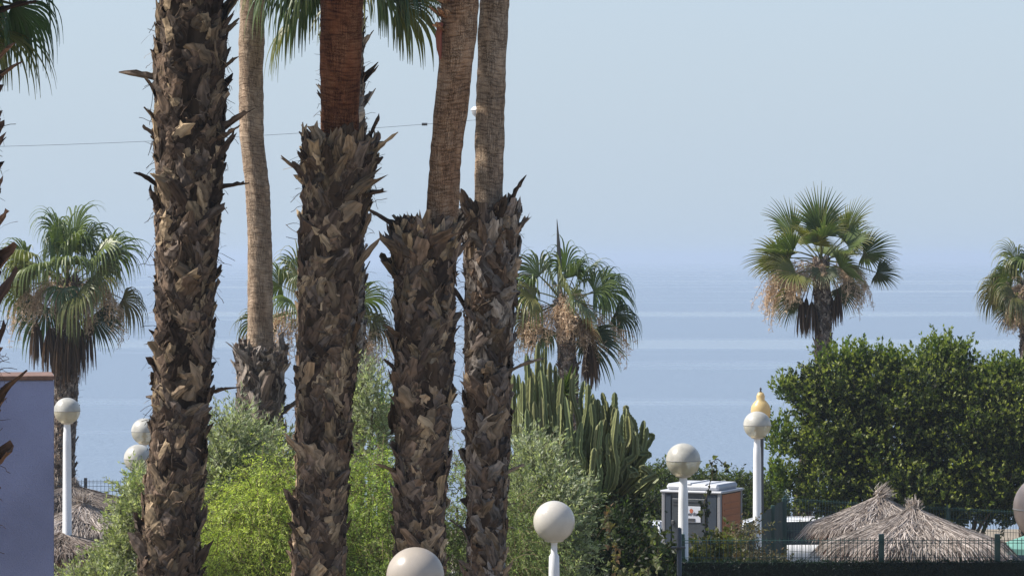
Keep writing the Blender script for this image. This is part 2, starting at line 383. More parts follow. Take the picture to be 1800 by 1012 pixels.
def shaggy(g, pts, Y, seed, cols, dens=1.0, size=1.0, z0=0.0, z1=None, flare=.30, spikes=(), hair=1.0, dy=None):
    r = rs(seed); fx, fr, zb, zt = path_frame(pts, Y); z1 = z1 or zt; dyf = dy or (lambda z: 0*z)
    zz = np.linspace(z0, z1, 60); ph = np.arange(20)/20*2*math.pi; rc = fr(zz)*.79
    V = np.stack([fx(zz)[:, None]+rc[:, None]*np.cos(ph), Y+dyf(zz)[:, None]+rc[:, None]*np.sin(ph), np.broadcast_to(zz[:, None], (60, 20))], -1)
    V += r.normal(size=V.shape)*.012
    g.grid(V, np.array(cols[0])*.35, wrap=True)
    cols = np.array(cols)
    n = int(dens*(z1-z0)*fr(np.array([(z0+z1)/2]))[0]*2*math.pi/(.0085*size**2)*1.5)
    z = z0+(z1-z0)*r.rand(n); a = r.rand(n)*2*math.pi
    H = (.11+.14*r.rand(n))*size; W0 = (.042+.046*r.rand(n))*size; W1 = W0*(.4+.65*r.rand(n))
    open_ = R(1)+np.abs(r.normal(size=n))*flare*.20; lean = r.choice([-1, 1], n)*R(33)+r.normal(size=n)*.22
    big = r.rand(n) < .018; open_ = np.where(big, open_+.4, open_); H = np.where(big, H*1.15, H)
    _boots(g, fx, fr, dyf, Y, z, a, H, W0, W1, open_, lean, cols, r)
    if len(spikes):
        sp = np.array([[*at(s[0], s[1], Y)] for s in spikes]); m = len(sp)
        zc = sp[:, 2]-.06; left = np.array([s[2] for s in spikes]); aa = np.where(left < 0, math.pi, 0.)+r.normal(size=m)*.3-.3*0
        ln = np.array([s[3] for s in spikes]); opn = np.array([s[4] for s in spikes])
        _boots(g, fx, fr, dyf, Y, zc, aa, ln, np.full(m, .05), np.full(m, .022), opn, r.normal(size=m)*.2, cols, r)
    # fibres
    n = int(150*(z1-z0)*hair); z = z0+(z1-z0)*r.rand(n); a = r.rand(n)*2*math.pi
    o = np.stack([np.cos(a), np.sin(a), 0*a], 1); p = np.stack([fx(z), Y+dyf(z), z], 1)+o*(fr(z)*.86)[:, None]
    d = o*.6+np.array([0, 0, 1.])*r.normal(size=(n, 1))*.7+r.normal(size=(n, 3))*.6
    Q, E = curve_pts(p, d, .05+.12*r.rand(n), 5, .15); Q += np.cumsum(r.normal(size=Q.shape)*.006, 1)
    s = nrm(np.cross(E, r.normal(size=(n, 1, 3))))*.0022
    ribbon(g, Q, s, cols[r.randint(len(cols), size=n)]*(.5+.8*r.rand(n, 1)))

def _boots(g, fx, fr, dyf, Y, z, a, H, W0, W1, open_, lean, cols, r):
    """broken leaf bases wrapped round the stem: each follows the curve of the trunk while it rises and leans"""
    n = len(z); k = 7; m = 8; up = np.array([0, 0, 1.]); t = np.linspace(0, 1, k)
    x = np.array([-1, -.4, .4, 1, 1, .4, -.4, -1.]); arc = np.array([-.32, .0, .0, -.32, -.42, -.18, -.18, -.42])
    jag = 1+.5*r.normal(size=(n, m)); jag[:, 4:] = jag[:, 3::-1]; jag = np.clip(jag, .1, 1.6)
    tj = t[None, :, None]*np.ones((n, k, m)); tj[:, -1] *= (.70+.3*jag); tj[:, -2] *= (.90+.1*jag)
    R0 = fr(z); al = tj*(H*np.cos(open_))[:, None, None]
    at_ = a[:, None, None]+al*(np.sin(lean)/R0)[:, None, None]
    curl = np.abs(r.normal(size=n))*.22-.10
    rad = (R0*.81)[:, None, None]+tj*(H*np.sin(open_))[:, None, None]+(curl*H)[:, None, None]*tj**3*.5
    zz = z[:, None, None]+al*np.cos(lean)[:, None, None]
    out = np.stack([np.cos(at_), np.sin(at_), 0*at_], -1); tan = np.stack([-np.sin(at_), np.cos(at_), 0*at_], -1)
    zb = z[:, None, None]+0*zz
    cen = np.stack([fx(zz)+rad*out[..., 0], Y+dyf(zz)+rad*out[..., 1], zz], -1)
    cl, sl = np.cos(lean)[:, None, None, None], np.sin(lean)[:, None, None, None]
    co, so_ = np.cos(open_)[:, None, None, None], np.sin(open_)[:, None, None, None]
    s = tan*cl-up*sl; nn = out*co-(up*cl+tan*sl)*so_
    tw = (r.normal(size=n)*.28)[:, None, None, None]; s2 = s*np.cos(tw)+nn*np.sin(tw); nn = nn*np.cos(tw)-s*np.sin(tw); s = s2
    wt = (W0[:, None]*(1-t)+W1[:, None]*t)*(1+.15*r.normal(size=(n, k)))
    wt = wt*np.array([1, 1, 1, 1, 1, .95, .88])
    V = cen+s*(wt[:, :, None]*x)[..., None]+nn*(wt[:, :, None]*arc+.005*np.sign(arc+.2))[..., None]
    V += r.normal(size=V.shape)*.003
    c = cols[r.randint(len(cols), size=n)]*(.45+1.0*r.rand(n, 1)**1.3); c = np.repeat(c[:, None], k, 1)
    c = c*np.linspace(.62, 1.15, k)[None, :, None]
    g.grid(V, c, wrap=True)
    g.grid(np.stack([V[:, -1, 0:4], V[:, -1, 7:3:-1]], 1), c[:, -1]*.7)

def smooth_trunk(g, pts, Y, z0, z1, seed, bumps=.009):
    r = rs(seed); fx, fr, zb, zt = path_frame(pts, Y)
    k = int((z1-z0)/.02); m = 33; z = np.linspace(z0, z1, k); ph = np.linspace(0, 2*math.pi, m)+math.pi/2
    slope = 0
    ring = np.interp(z, np.arange(z0, z1+.2, .045), r.rand(len(np.arange(z0, z1+.2, .045))))
    bulge = np.interp(z, np.linspace(z0, z1, 30), r.rand(30))
    lob = 1+.03*np.sin(ph*3+1)[None]+.02*np.sin(ph*5+z[:, None]*2)
    rr = (fr(z)*(.95+.07*bulge))[:, None]*lob+(ring*bumps)[:, None]
    V = np.stack([fx(z)[:, None]+rr*np.cos(ph), Y+rr*np.sin(ph), np.broadcast_to(z[:, None], (k, m))+.012*np.sin(ph*2+seed)], -1)
    uv = np.zeros((1, k, m, 3)); uv[0, :, :, 0] = (ph/(2*math.pi))[None]*1.6; uv[0, :, :, 1] = z[:, None]
    g.grid(V, np.array([1., 1, 1]), uv=uv)

BROWN = [(.165, .115, .08), (.125, .086, .06), (.24, .175, .115), (.08, .056, .042), (.31, .23, .145), (.15, .115, .09)]
GREYB = [(.23, .19, .155), (.17, .135, .11), (.30, .25, .20), (.12, .095, .08), (.26, .225, .195)]

#@SETTING
# ------------------------------------------------------------------ setting: ground, beach road, sea, haze
def ground():
    g = G(); ys = np.array([-60, -10, 30, 62, 64, 80, 86, 96, 108, 125, 200, 28600.]); zs = np.array([0, 0, 0, 0, 0, 0, -.1, -.9, -2.2, -3.0, -6, -8])
    xs = np.array([-8950, -3000, -400, -100, -40, -20, -10, 0, 10, 20, 40, 100, 400, 3000, 8950.])
    V = np.zeros((len(ys), len(xs), 3)); V[..., 0] = xs; V[..., 1] = ys[:, None]; V[..., 2] = zs[:, None]
    m, t, p = new_mat('soil_and_sand'); N = t.nodes; L = t.links
    tc = N.new('ShaderNodeTexCoord'); n = N.new('ShaderNodeTexNoise'); n.inputs['Scale'].default_value = .6; n.inputs['Detail'].default_value = 9
    L.new(tc.outputs['Object'], n.inputs[0]); rp = N.new('ShaderNodeValToRGB'); rp.color_ramp.elements[0].color = (.14, .11, .075, 1); rp.color_ramp.elements[1].color = (.32, .27, .20, 1)
    L.new(n.outputs[0], rp.inputs[0]); L.new(rp.outputs[0], p.inputs['Base Color']); p.inputs['Roughness'].default_value = .95
    o = g.grid(V[:, ::-1], np.ones(3)).build('ground', m); tag(o, kind='structure')
    g = G(); V = np.array([[[x, y, .01] for x in (60, -60)] for y in (65.5, 71.5)])
    o = g.grid(V, np.ones(3)).build('road', plain('asphalt', (.055, .055, .058), .9, bump=.5, bscale=60, var=.25, vscale=2)); tag(o, kind='structure')
    g = G()
    for y in (65.3, 71.7): g.box(-60, 60, y-.1, y+.1, -.1, .13, bev=.02)
    o = g.build('kerb', plain('kerb_stone', (.35, .34, .32), .85, var=.2)); tag(o, kind='structure')
ground()

def sea():
    m, t, p = new_mat('sea_water'); N = t.nodes; L = t.links
    p.inputs['Base Color'].default_value = (.18, .23, .29, 1); p.inputs['IOR'].default_value = 1.33
    tc = N.new('ShaderNodeTexCoord')
    def noise(s3, det, rough=.5):
        mp = N.new('ShaderNodeMapping'); mp.inputs['Scale'].default_value = s3; L.new(tc.outputs['Object'], mp.inputs[0])
        n = N.new('ShaderNodeTexNoise'); n.inputs['Scale'].default_value = 1; n.inputs['Detail'].default_value = det; n.inputs['Roughness'].default_value = rough
        L.new(mp.outputs[0], n.inputs[0]); return n
    # calm slicks (long bands) against ruffled water
    sl = noise((.0016, .012, 0), 6, .6)
    rr = N.new('ShaderNodeMapRange'); rr.inputs[1].default_value = .52; rr.inputs[2].default_value = .60; rr.inputs[3].default_value = .36; rr.inputs[4].default_value = .12
    L.new(sl.outputs[0], rr.inputs[0]); L.new(rr.outputs[0], p.inputs['Roughness'])
    w1 = noise((.35, .8, 0), 6, .6); w2 = noise((2.5, 5, 0), 4, .6)
    ad = N.new('ShaderNodeMath'); ad.operation = 'ADD'; L.new(w1.outputs[0], ad.inputs[0]); L.new(w2.outputs[0], ad.inputs[1])
    b = N.new('ShaderNodeBump'); b.inputs['Distance'].default_value = .15
    bs = N.new('ShaderNodeMapRange'); bs.inputs[1].default_value = .52; bs.inputs[2].default_value = .60; bs.inputs[3].default_value = .85; bs.inputs[4].default_value = .45
    L.new(sl.outputs[0], bs.inputs[0]); L.new(bs.outputs[0], b.inputs['Strength'])
    L.new(ad.outputs[0], b.inputs['Height']); L.new(b.outputs[0], p.inputs['Normal'])
    g = G(); ys = np.array([90, 200, 600, 2000, 8000, 28500.]); xs = np.array([-8900, -2000, -200, 0, 200, 2000, 8900.])
    V = np.zeros((len(ys), len(xs), 3)); V[..., 0] = xs; V[..., 1] = ys[:, None]; V[..., 2] = -1.6
    o = g.grid(V[:, ::-1], np.ones(3)).build('sea', m); tag(o, kind='structure')
sea()

def haze():
    g = G().box(-9000, 9000, -40, 29000, -9, 17)
    m = bpy.data.materials.new('haze'); m.use_nodes = True; N = m.node_tree.nodes; N.clear()
    out = N.new('ShaderNodeOutputMaterial'); v = N.new('ShaderNodeVolumePrincipled')
    v.inputs['Color'].default_value = (.52, .60, .70, 1); v.inputs['Density'].default_value = .00038; v.inputs['Anisotropy'].default_value = .2
    m.node_tree.links.new(v.outputs[0], out.inputs['Volume'])
    o = g.build('haze', m); tag(o, kind='stuff')
haze()

#@PALMS
exec_parts = []
# foreground shaggy palms --------------------------------------------------------------
def lofty_crown(t, x, y, z, seed, n=24):
    crown((x, y, z), seed, n=n, pl=1.1, Rb=1.15, elmin=-45, droop=.15).build('crown', M_frond, t)

def fore_palm(label, Y, pts_sh, seed, crown_at, pts_sm=None, smat=None, cols=BROWN, zsplit=None, spikes=(), dens=1., size=1., flare=.3, crownseed=1):
    fx, fr, zb, zt = path_frame(pts_sh, Y)
    t = thing('palm_tree', (float(fx(0)), Y, 0), label, 'palm tree')
    g = G(); shaggy(g, pts_sh, Y, seed, cols, dens=dens, size=size, z1=(zsplit-.14) if zsplit else zt, spikes=spikes, flare=flare)
    if pts_sm:
        # crest of upright old leaf bases where the skirt ends
        r = rs(seed+9); n = 90; zc = zsplit-.15-.25*r.rand(n); a = r.rand(n)*6.283
        _boots(g, fx, fr, lambda z: 0*z, Y, zc, a, .12+.12*r.rand(n), .045+.035*r.rand(n), .022+.03*r.rand(n), .15*.6+np.abs(r.normal(size=n))*.2, r.normal(size=n)*.3, np.array(cols), r)
        # frayed lid between skirt and stem
        g.lathe([(float(fr(zsplit))*.85, zsplit-.2), (float(fr(zsplit))*.7, zsplit-.1), (.02, zsplit-.05)], float(fx(zsplit)), Y, 18, np.array(cols[0])*.5)
    g.build('shaggy_trunk', M_boot, t)
    if pts_sm:
        g = G(); smooth_trunk(g, pts_sm, Y, zsplit-.25, crown_at[2]-.1, seed+3); g.build('bare_trunk', smat, t, smooth=True)
    lofty_crown(t, *crown_at, crownseed)
    return t

Y1 = 26.0
# trunk A: the tall fully shaggy one on the left
fore_palm('dark palm trunk shaggy all the way up, left of the slender pale stem', Y1,
    [(345, -400, 120), (338, 0, 125), (333, 110, 148), (332, 300, 140), (327, 480, 122), (322, 640, 112), (312, 800, 112), (302, 900, 118), (296, 1012, 122), (285, 2002, 135)],
    11, (-2.45, Y1, 11.5), cols=[tuple(.82*q for q in c_) for c_ in BROWN], spikes=[(262, 125, -1, .22, 1.35), (265, 232, -1, .2, .95), (262, 315, -1, .2, .9), (400, 50, 1, .2, .9), (395, 215, 1, .24, .9), (392, 235, 1, .2, 1.0), (393, 318, 1, .2, 1.35), (385, 345, 1, .15, 1.0), (270, 695, -1, .17, 1.35), (372, 680, 1, .16, 1.2), (400, 110, 1, .15, .9)])
# trunk B: with the red-brown bare stem
fore_palm('shaggy palm whose upper stem is bare and dark reddish brown', Y1+.3,
    [(600, 235, 118), (597, 270, 150), (592, 340, 142), (580, 430, 128), (575, 560, 120), (570, 700, 112), (566, 800, 106), (562, 900, 108), (560, 1012, 104), (550, 2000, 125)],
    23, (-1.3, Y1+.3, 11.9), pts_sm=[(603, -900, 74), (601, 0, 74), (598, 120, 72), (596, 240, 66), (596, 400, 66)], smat=M_tr_red, zsplit=float(at(0, 238, Y1+.3)[2]),
    spikes=[(528, 300, -1, .2, .8), (535, 320, -1, .18, .9), (655, 260, 1, .22, .8), (660, 232, 1, .22, .45), (650, 330, 1, .18, 1.4), (645, 420, 1, .25, .35), (530, 240, -1, .18, .5)], crownseed=2)
# trunk C: tan stem
fore_palm('shaggy palm with an orange tan cracked bare stem leaning slightly right', Y1+.4,
    [(752, 385, 112), (748, 430, 126), (746, 520, 124), (746, 600, 122), (744, 700, 116), (742, 800, 108), (738, 900, 100), (738, 1012, 98), (730, 2000, 120)],
    37, (-.2, Y1+.4, 12.3), pts_sm=[(838, -900, 66), (812, -60, 66), (806, 60, 65), (795, 170, 58), (782, 280, 54), (775, 400, 56), (772, 500, 56)], smat=M_tr_tan, zsplit=float(at(0, 385, Y1+.4)[2]),
    spikes=[(700, 392, -1, .26, .95), (695, 430, -1, .2, .7), (700, 480, -1, .18, .6), (705, 580, -1, .16, .9), (690, 640, -1, .15, .8), (700, 820, -1, .15, 1.)], crownseed=3, flare=.36)
tC = [o for o in bpy.data.objects if o.name.startswith('palm_tree')][-1]
g = G(); r = rs(38); Yc = Y1+.3
z_ = np.concatenate([float(at(0, y_, Yc)[2])+.0*r.rand(9) for y_ in (55, 30, 5, -20, -45)]); n_ = len(z_)
_boots(g, lambda z: 0*z+at(797, 0, Yc)[0], lambda z: 0*z+.12, lambda z: 0*z, Yc, z_, math.pi+r.normal(size=n_)*.6, .05+.05*r.rand(n_), .02+.01*r.rand(n_), np.full(n_, .01), .5+.4*r.rand(n_), r.normal(size=n_)*.4, np.array([(.34, .17, .09), (.26, .12, .06), (.40, .24, .14)]), r)
g.build('leaf_stubs', M_boot, tC)
G().tube([at(775, 40, Yc), at(771, 62, Yc), at(772, 84, Yc), at(774, 104, Yc)], [.02, .026, .022, .008], 8, (.36, .13, .09)).build('old_spathe', M_dry, tC)
# trunk D: grey-tan stem, slimmer, lit side
fore_palm('shaggy palm with a straight grey tan ringed bare stem, rightmost of the near trunks', Y1+1.2,
    [(860, 352, 92), (862, 400, 108), (864, 480, 106), (862, 560, 100), (858, 640, 96), (856, 740, 90), (856, 830, 84), (856, 930, 78), (854, 1012, 74), (850, 2000, 110)],
    41, (.0, Y1+1.2, 12.6), pts_sm=[(880, -900, 54), (872, -40, 52), (866, 60, 50), (861, 200, 50), (858, 330, 48), (858, 500, 50)], smat=M_tr_grey, zsplit=float(at(0, 352, Y1+1.2)[2]), cols=BROWN[:3]+GREYB,
    spikes=[(905, 345, 1, .22, .5), (910, 640, 1, .22, 1.1), (905, 400, 1, .18, .7), (905, 820, 1, .15, 1.)], crownseed=4, flare=.34)
# palm E: slender, farther, shaggy foot low behind the bushes
fore_palm('slender pale palm stem rising from a low grey shaggy stump behind the bright green bushes', 39.0,
    [(458, 600, 84), (460, 640, 96), (456, 700, 96), (452, 770, 92), (452, 850, 90), (450, 1490, 95)],
    53, (-2.95, 39, 13.2), pts_sm=[(440, -700, 46), (443, 0, 44), (441, 120, 43), (442, 240, 42), (452, 330, 42), (456, 430, 42), (457, 560, 44), (458, 700, 46)], smat=M_tr_grey, zsplit=float(at(0, 606, 39)[2]), cols=GREYB, size=1.35, dens=.9,
    spikes=[(500, 720, 1, .5, .9)], crownseed=5)
# palm F: at the very left edge of the picture
fore_palm('dark shaggy palm trunk at the left edge with long reddish brown leaf bases', 23.5,
    [(-60, -300, 120), (-62, 0, 120), (-60, 300, 120), (-58, 500, 118), (-60, 700, 118), (-70, 1012, 118), (-60, 2100, 125)],
    61, (-3.75, 23.5, 11.2), cols=[(.12, .07, .045), (.16, .09, .055), (.085, .05, .035)],
    spikes=[(5, 10, 1, .26, 1.2), (5, 100, 1, .2, .7), (2, 130, 1, .2, .9), (2, 350, 1, .22, .5), (4, 395, 1, .2, .6), (6, 545, 1, .38, .38), (3, 570, 1, .34, .3), (3, 610, 1, .3, .35), (5, 720, 1, .3, .45), (3, 700, 1, .26, .6)], crownseed=6)
# palm G: behind the red stem, crown at the top edge
def palm_behind():
    Y = 38.0; t = thing('palm_tree', (at(603, 0, Y)[0], Y, 0), 'green palm crown at the top edge on a shaggy stem hidden behind the reddish stem', 'palm tree')
    g = G(); shaggy(g, [(603, -20, 72), (603, 100, 82), (603, 220, 84), (600, 1500, 90)], Y, 71, BROWN[:3]+GREYB, size=1.1, z1=float(at(0, -25, Y)[2])); g.build('shaggy_trunk', M_boot, t)
    c = at(603, -62, Y)
    lv = [dict(az=-95, el=-2, pl=.45, R=.85, d=.35, roll=20, A=100, c=(.075, .12, .045)), dict(az=-110, el=-20, pl=.4, R=.8, d=.3, A=100, c=(.06, .11, .04)), dict(az=95, el=0, pl=.5, R=.8, d=.35, roll=-15, c=(.04, .085, .04)),
          dict(az=120, el=-15, pl=.45, R=.8, d=.32, c=(.05, .10, .04)), dict(az=-140, el=-10, pl=.4, R=.7, d=.3), dict(az=150, el=-5, pl=.4, R=.75, d=.3), dict(az=80, el=25, pl=.6, R=.8, d=.3)]
    crown(c, 72, n=20, pl=.65, Rb=.7, elmin=0, elmax=80, droop=.22, leaves=lv, tipc=(.16, .18, .07)).build('crown', M_frond, t)
palm_behind()
# palm H: off the left edge, one big leaf reaching into the top left corner
def palm_corner():
    Y = 31.0; c = at(-122, -10, Y); t = thing('palm_tree', (c[0], Y, 0), 'palm beyond the left edge whose fringed green fan reaches into the top left corner', 'palm tree')
    g = G(); shaggy(g, [(-150, -20, 100), (-150, 600, 110), (-150, 1750, 120)], Y, 81, BROWN, z1=float(c[2]-.05)); g.build('shaggy_trunk', M_boot, t)
    lv = [dict(az=98, el=4, pl=.78, R=.62, d=.42, roll=70, A=105, c=(.05, .10, .03)), dict(az=115, el=-5, pl=.5, R=.6, d=.4, c=(.05, .10, .03))]
    crown(c, 82, n=22, pl=.55, Rb=.7, elmin=0, droop=.25, leaves=lv, tipc=None).build('crown', M_frond, t)
palm_corner()
# two unseen palms added outside the frame so their crowns shade the near trunks
for i, (x, y, z) in enumerate([(-8.4, 28.5, 14.5), (-12.0, 31.0, 12.5)]):
    t = thing('palm_tree', (x, y, 0), ['tall palm standing outside the left edge, nearer one', 'tall palm standing outside the left edge, farther one'][i], 'palm tree')
    px = 900+x/y*FPX; py = lambda zz: HZ+(CZ-zz)*FPX/y
    g = G(); shaggy(g, [(px, py(z), 110), (px, py(0), 125)], y, 90+i, BROWN, dens=.5, size=1.4, z1=z); g.build('shaggy_trunk', M_boot, t)
    crown((x, y, z), 95+i, n=30, pl=1.1, Rb=1.2, elmin=-60).build('crown', M_frond, t)

# beach palms ---------------------------------------------------------------------------
PINK = (.54, .42, .30)
def beach_palm(label, Y, cpx, cpy, tr, seed, lv, pan, skirt=(), n=20, pl=.7, Rb=.8, elmin=-10, droop=.2, tipc=(.28, .24, .10), cols=GREEN, tsize=1.2, elmax=80):
    c = at(cpx, cpy, Y)
    t = thing('palm_tree', (at(tr[-1][0], 0, Y)[0], Y, 0), label, 'palm tree', None)
    g = G(); shaggy(g, tr, Y, seed, GREYB[:4]+BROWN[:2], size=tsize*.62, dens=.9, z1=float(c[2])-.02, flare=.25, hair=.6); g.build('shaggy_trunk', M_boot, t)
    crown(c, seed+1, n=n, pl=pl, Rb=Rb, elmin=elmin, elmax=elmax, droop=droop, leaves=lv, tipc=tipc, cols=cols).build('crown', M_frond, t)
    r = rs(seed+2); g = G()
    for az, el, L, nn, hl in pan: panicle(g, c+np.array([0, 0, -.05]), R(az), R(el), L, r, np.array(PINK)*(.8+.4*r.rand()), n=nn, hl=hl)
    g.build('dry_flower_stalks', M_dry, t)
    if skirt: g = G(); dead_skirt(g, c+np.array([0, 0, -.1]), seed+3, skirt); g.build('dead_leaves', M_dry, t)
    return t
# right palm, radius ~1.7 m
s75 = 75/FPX
beach_palm('upright fan palm alone against the sea above the dark leafy tree on the right', 75.0, 1443, 458, [(1443, 480, 34), (1447, 560, 32), (1447, 640, 32), (1425, 800, 40), (1412, 880, 38), (1405, 1000, 42)], 101,
    [dict(az=-10, el=82, pl=.72, R=.98, d=.03, A=75), dict(az=-62, el=50, pl=.9, R=.95, d=.06), dict(az=66, el=52, pl=.9, R=.95, d=.06, c=(.12, .14, .04)), dict(az=200, el=42, pl=.62, R=.8, d=.05, c=(.17, .17, .03)), dict(az=-92, el=14, pl=.85, R=.9, d=.08, c=(.14, .15, .035)),
     dict(az=-110, el=28, pl=.7, R=.75, d=.08), dict(az=88, el=20, pl=.95, R=.85, d=.08, c=(.07, .10, .035)), dict(az=92, el=-1, pl=1.25, R=.6, d=.06, c=(.04, .06, .025)), dict(az=-96, el=-50, pl=.95, R=.8, d=.10, c=(.08, .10, .04)), dict(az=-60, el=-20, pl=.8, R=.7, d=.15, c=(.10, .11, .04)),
     dict(az=175, el=-28, pl=.35, R=.62, d=.12, c=(.13, .15, .07), A=100), dict(az=103, el=-50, pl=.72, R=.72, d=.10, c=(.06, .075, .03)), dict(az=130, el=5, pl=.6, R=.6, d=.1, c=(.12, .13, .05))],
    [(-95, 25, 1.25, 46, .7), (-80, 12, 1.3, 46, .75), (-110, 0, 1.0, 40, .5), (-130, 10, .8, 30, .4), (85, 20, 1.1, 50, .6), (105, 8, 1.0, 50, .55), (70, 10, .9, 36, .5), (-60, 5, 1.4, 40, .6), (180, 10, .5, 20, .3)],
    [(-.42, -.15, -.75, .85), (-.22, -.2, -.78, .85), (.36, -.1, -.6, .75), (.24, .2, -.65, .8), (-.3, .2, -.7, .7)], n=13, pl=.8, Rb=.8, elmin=10, droop=.07, tipc=(.30, .26, .12))
# far-left palm
beach_palm('drooping fan palm above the blue wall with dead brown leaves round its stem', 70.0, 118, 492, [(118, 500, 46), (118, 600, 50), (116, 700, 48), (112, 790, 46), (108, 1050, 50)], 121,
    [dict(az=-80, el=-5, pl=.9, R=.8, d=.3), dict(az=-85, el=-45, pl=.7, R=.95, d=.25, c=(.07, .12, .045)), dict(az=85, el=-48, pl=.9, R=.9, d=.15, c=(.04, .07, .04)), dict(az=90, el=-8, pl=1.2, R=.75, d=.4, c=(.12, .11, .05)), dict(az=70, el=40, pl=1.0, R=.95, d=.22), dict(az=20, el=75, pl=.9, R=.95, d=.22), dict(az=-30, el=68, pl=.95, R=.9, d=.25), dict(az=-70, el=32, pl=1.0, R=.9, d=.25),
     dict(az=150, el=-60, pl=.6, R=.7, d=.2, c=(.14, .12, .05)), dict(az=180, el=-5, pl=.6, R=.7, d=.3, c=(.10, .15, .06))],
    [(-90, 25, 1.1, 40, .7), (-75, 10, 1.2, 40, .7), (-120, 15, .8, 40, .6), (90, 20, 1.2, 36, .6), (80, 5, 1.3, 36, .6), (100, 30, 1.0, 30, .6), (-160, 10, .6, 30, .4), (160, 10, .6, 30, .4), (120, -10, .9, 30, .5)],
    [(-.62, -.1, -.75, 1.0), (-.32, -.25, -.85, 1.1), (.28, -.25, -.8, 1.2), (.42, -.1, -.7, 1.1), (-.1, -.36, -.9, 1.2), (.12, -.38, -.95, 1.1), (.2, .3, -.8, 1.1), (-.2, .3, -.8, 1.1)], n=18, pl=.85, Rb=.9, elmin=20, droop=.32, tipc=(.20, .24, .08))
# middle palm right of the near trunks
beach_palm('windblown fan palm behind the cactus with a bare grey spear above its crown', 62.0, 992, 530, [(992, 540, 34), (995, 600, 36), (1000, 680, 38), (1000, 1110, 44)], 141,
    [dict(az=-75, el=28, pl=.6, R=.85, d=.4), dict(az=80, el=25, pl=.75, R=.75, d=.25, c=(.06, .10, .04)), dict(az=92, el=-2, pl=.95, R=.65, d=.35, c=(.035, .065, .03)), dict(az=100, el=-50, pl=.75, R=.95, d=.12, c=(.035, .06, .03)), dict(az=110, el=-55, pl=.5, R=.8, d=.15, c=(.19, .12, .05)),
     dict(az=-90, el=-15, pl=.7, R=.6, d=.4, c=(.15, .12, .07)), dict(az=-80, el=-50, pl=.6, R=.6, d=.2, c=(.07, .10, .05)), dict(az=150, el=5, pl=.5, R=.55, d=.3, c=(.14, .17, .08))],
    [(-90, 15, .9, 36, .5), (95, 12, 1.3, 24, .5), (180, 30, .25, 60, .6), (200, 20, .25, 60, .6), (-100, 0, .8, 40, .5), (110, -20, .8, 50, .5), (80, 5, 1.2, 20, .4)], [(.45, -.2, -.6, .9), (.55, .1, -.7, .8)],
    n=9, pl=.68, Rb=.7, elmin=30, droop=.28, tipc=(.2, .24, .1))
tspear = [o for o in bpy.data.objects if o.name.startswith('palm_tree')][-1]
g = G(); P = np.array([at(985, 545, 62), at(984, 480, 62), at(982, 430, 62), at(979, 385, 62)]); g.tube(P, [.035, .05, .035, .004], 7, (.16, .15, .13)); g.build('spear_leaf', M_dry, tspear)
# palm hidden behind trunk B
beach_palm('fan palm mostly hidden behind the shaggy palm with the reddish stem', 64.0, 560, 545, [(560, 550, 38), (560, 1080, 44)], 161,
    [dict(az=-80, el=42, pl=.85, R=.75, d=.25), dict(az=-88, el=0, pl=1.15, R=.6, d=.3, c=(.12, .14, .06)), dict(az=80, el=25, pl=.8, R=.75, d=.25), dict(az=95, el=-3, pl=1.05, R=.6, d=.35, c=(.08, .09, .04)), dict(az=-60, el=60, pl=.7, R=.8, d=.3)],
    [(-90, 15, 1.5, 40, .6), (-85, 25, 1.4, 40, .6), (-100, 5, 1.0, 40, .5), (92, 10, 1.1, 60, 1.0), (80, 0, 1.0, 60, .9), (100, 15, 1.2, 40, .7)], n=12, pl=.7, Rb=.75, elmin=10, droop=.3)
# palm cut by the right edge
beach_palm('fan palm cut by the right edge with thick masses of dry pinkish flowers', 74.0, 1812, 500, [(1812, 510, 42), (1812, 1080, 48)], 181,
    [dict(az=-85, el=30, pl=.55, R=.6, d=.45, c=(.06, .09, .04)), dict(az=-90, el=-5, pl=.75, R=.6, d=.4, c=(.13, .12, .06)), dict(az=-95, el=-45, pl=.55, R=.75, d=.1, c=(.06, .08, .035)), dict(az=-120, el=-50, pl=.4, R=.7, d=.15)],
    [(-90, 10, .5, 70, .6), (-100, 0, .45, 70, .6), (-75, -10, .5, 70, .6), (-120, 10, .45, 70, .6), (-140, 0, .45, 60, .6), (90, 20, .8, 50, .6), (-90, -30, .5, 70, .6), (-95, 30, .35, 90, .55), (-110, -20, .3, 90, .55), (180, 20, .25, 90, .6), (-150, -30, .35, 80, .6), (-80, -50, .4, 80, .6)], n=14, pl=.6, Rb=.7, elmin=15, droop=.3)

#@BUSHES
# ------------------------------------------------------------------ shrubs and trees
LIME = [(.38, .46, .10), (.29, .37, .09), (.46, .52, .13), (.20, .25, .06)]
MIDG = [(.20, .28, .08), (.15, .23, .06), (.25, .31, .10)]
OLIVE = [(.26, .29, .19), (.32, .35, .25), (.20, .235, .14), (.38, .40, .30)]
def weeping(label, blobs, n, seed, cols, tl=.5):
    return plant('weeping_shrub', 'foliage', label, 'shrub', blobs, n=n, tl=tl, nl=34, ll=.032, lw=.0042, seed=seed, cols=cols, up=.25, out=.7, rnd=.45, droop=.42, spread=.75, core=.6, hang=.5, fstem=.6, tipcol=np.array(cols[2])*1.1, tipf=.3)
weeping('bright yellow green feathery shrub between the tall shaggy trunk and the red stemmed palm', [(465, 880, 33, .33, .26, .5), (420, 960, 32.6, .38, .36, .5), (480, 940, 32.8, .35, .42, .5), (455, 1100, 32.5, .7, .6, .6), (498, 845, 33.4, .14, .18, .3), (385, 1030, 32.2, .25, .35, .4)], 4300, 201, LIME)
weeping('green feathery shrub between the red stemmed palm and the orange tan stemmed palm', [(655, 875, 34, .28, .36, .5), (660, 930, 33.6, .36, .42, .5), (640, 1030, 33, .45, .45, .5), (688, 830, 34.5, .13, .2, .3), (670, 1140, 33, .7, .6, .5)], 3900, 202, MIDG+LIME[:2])
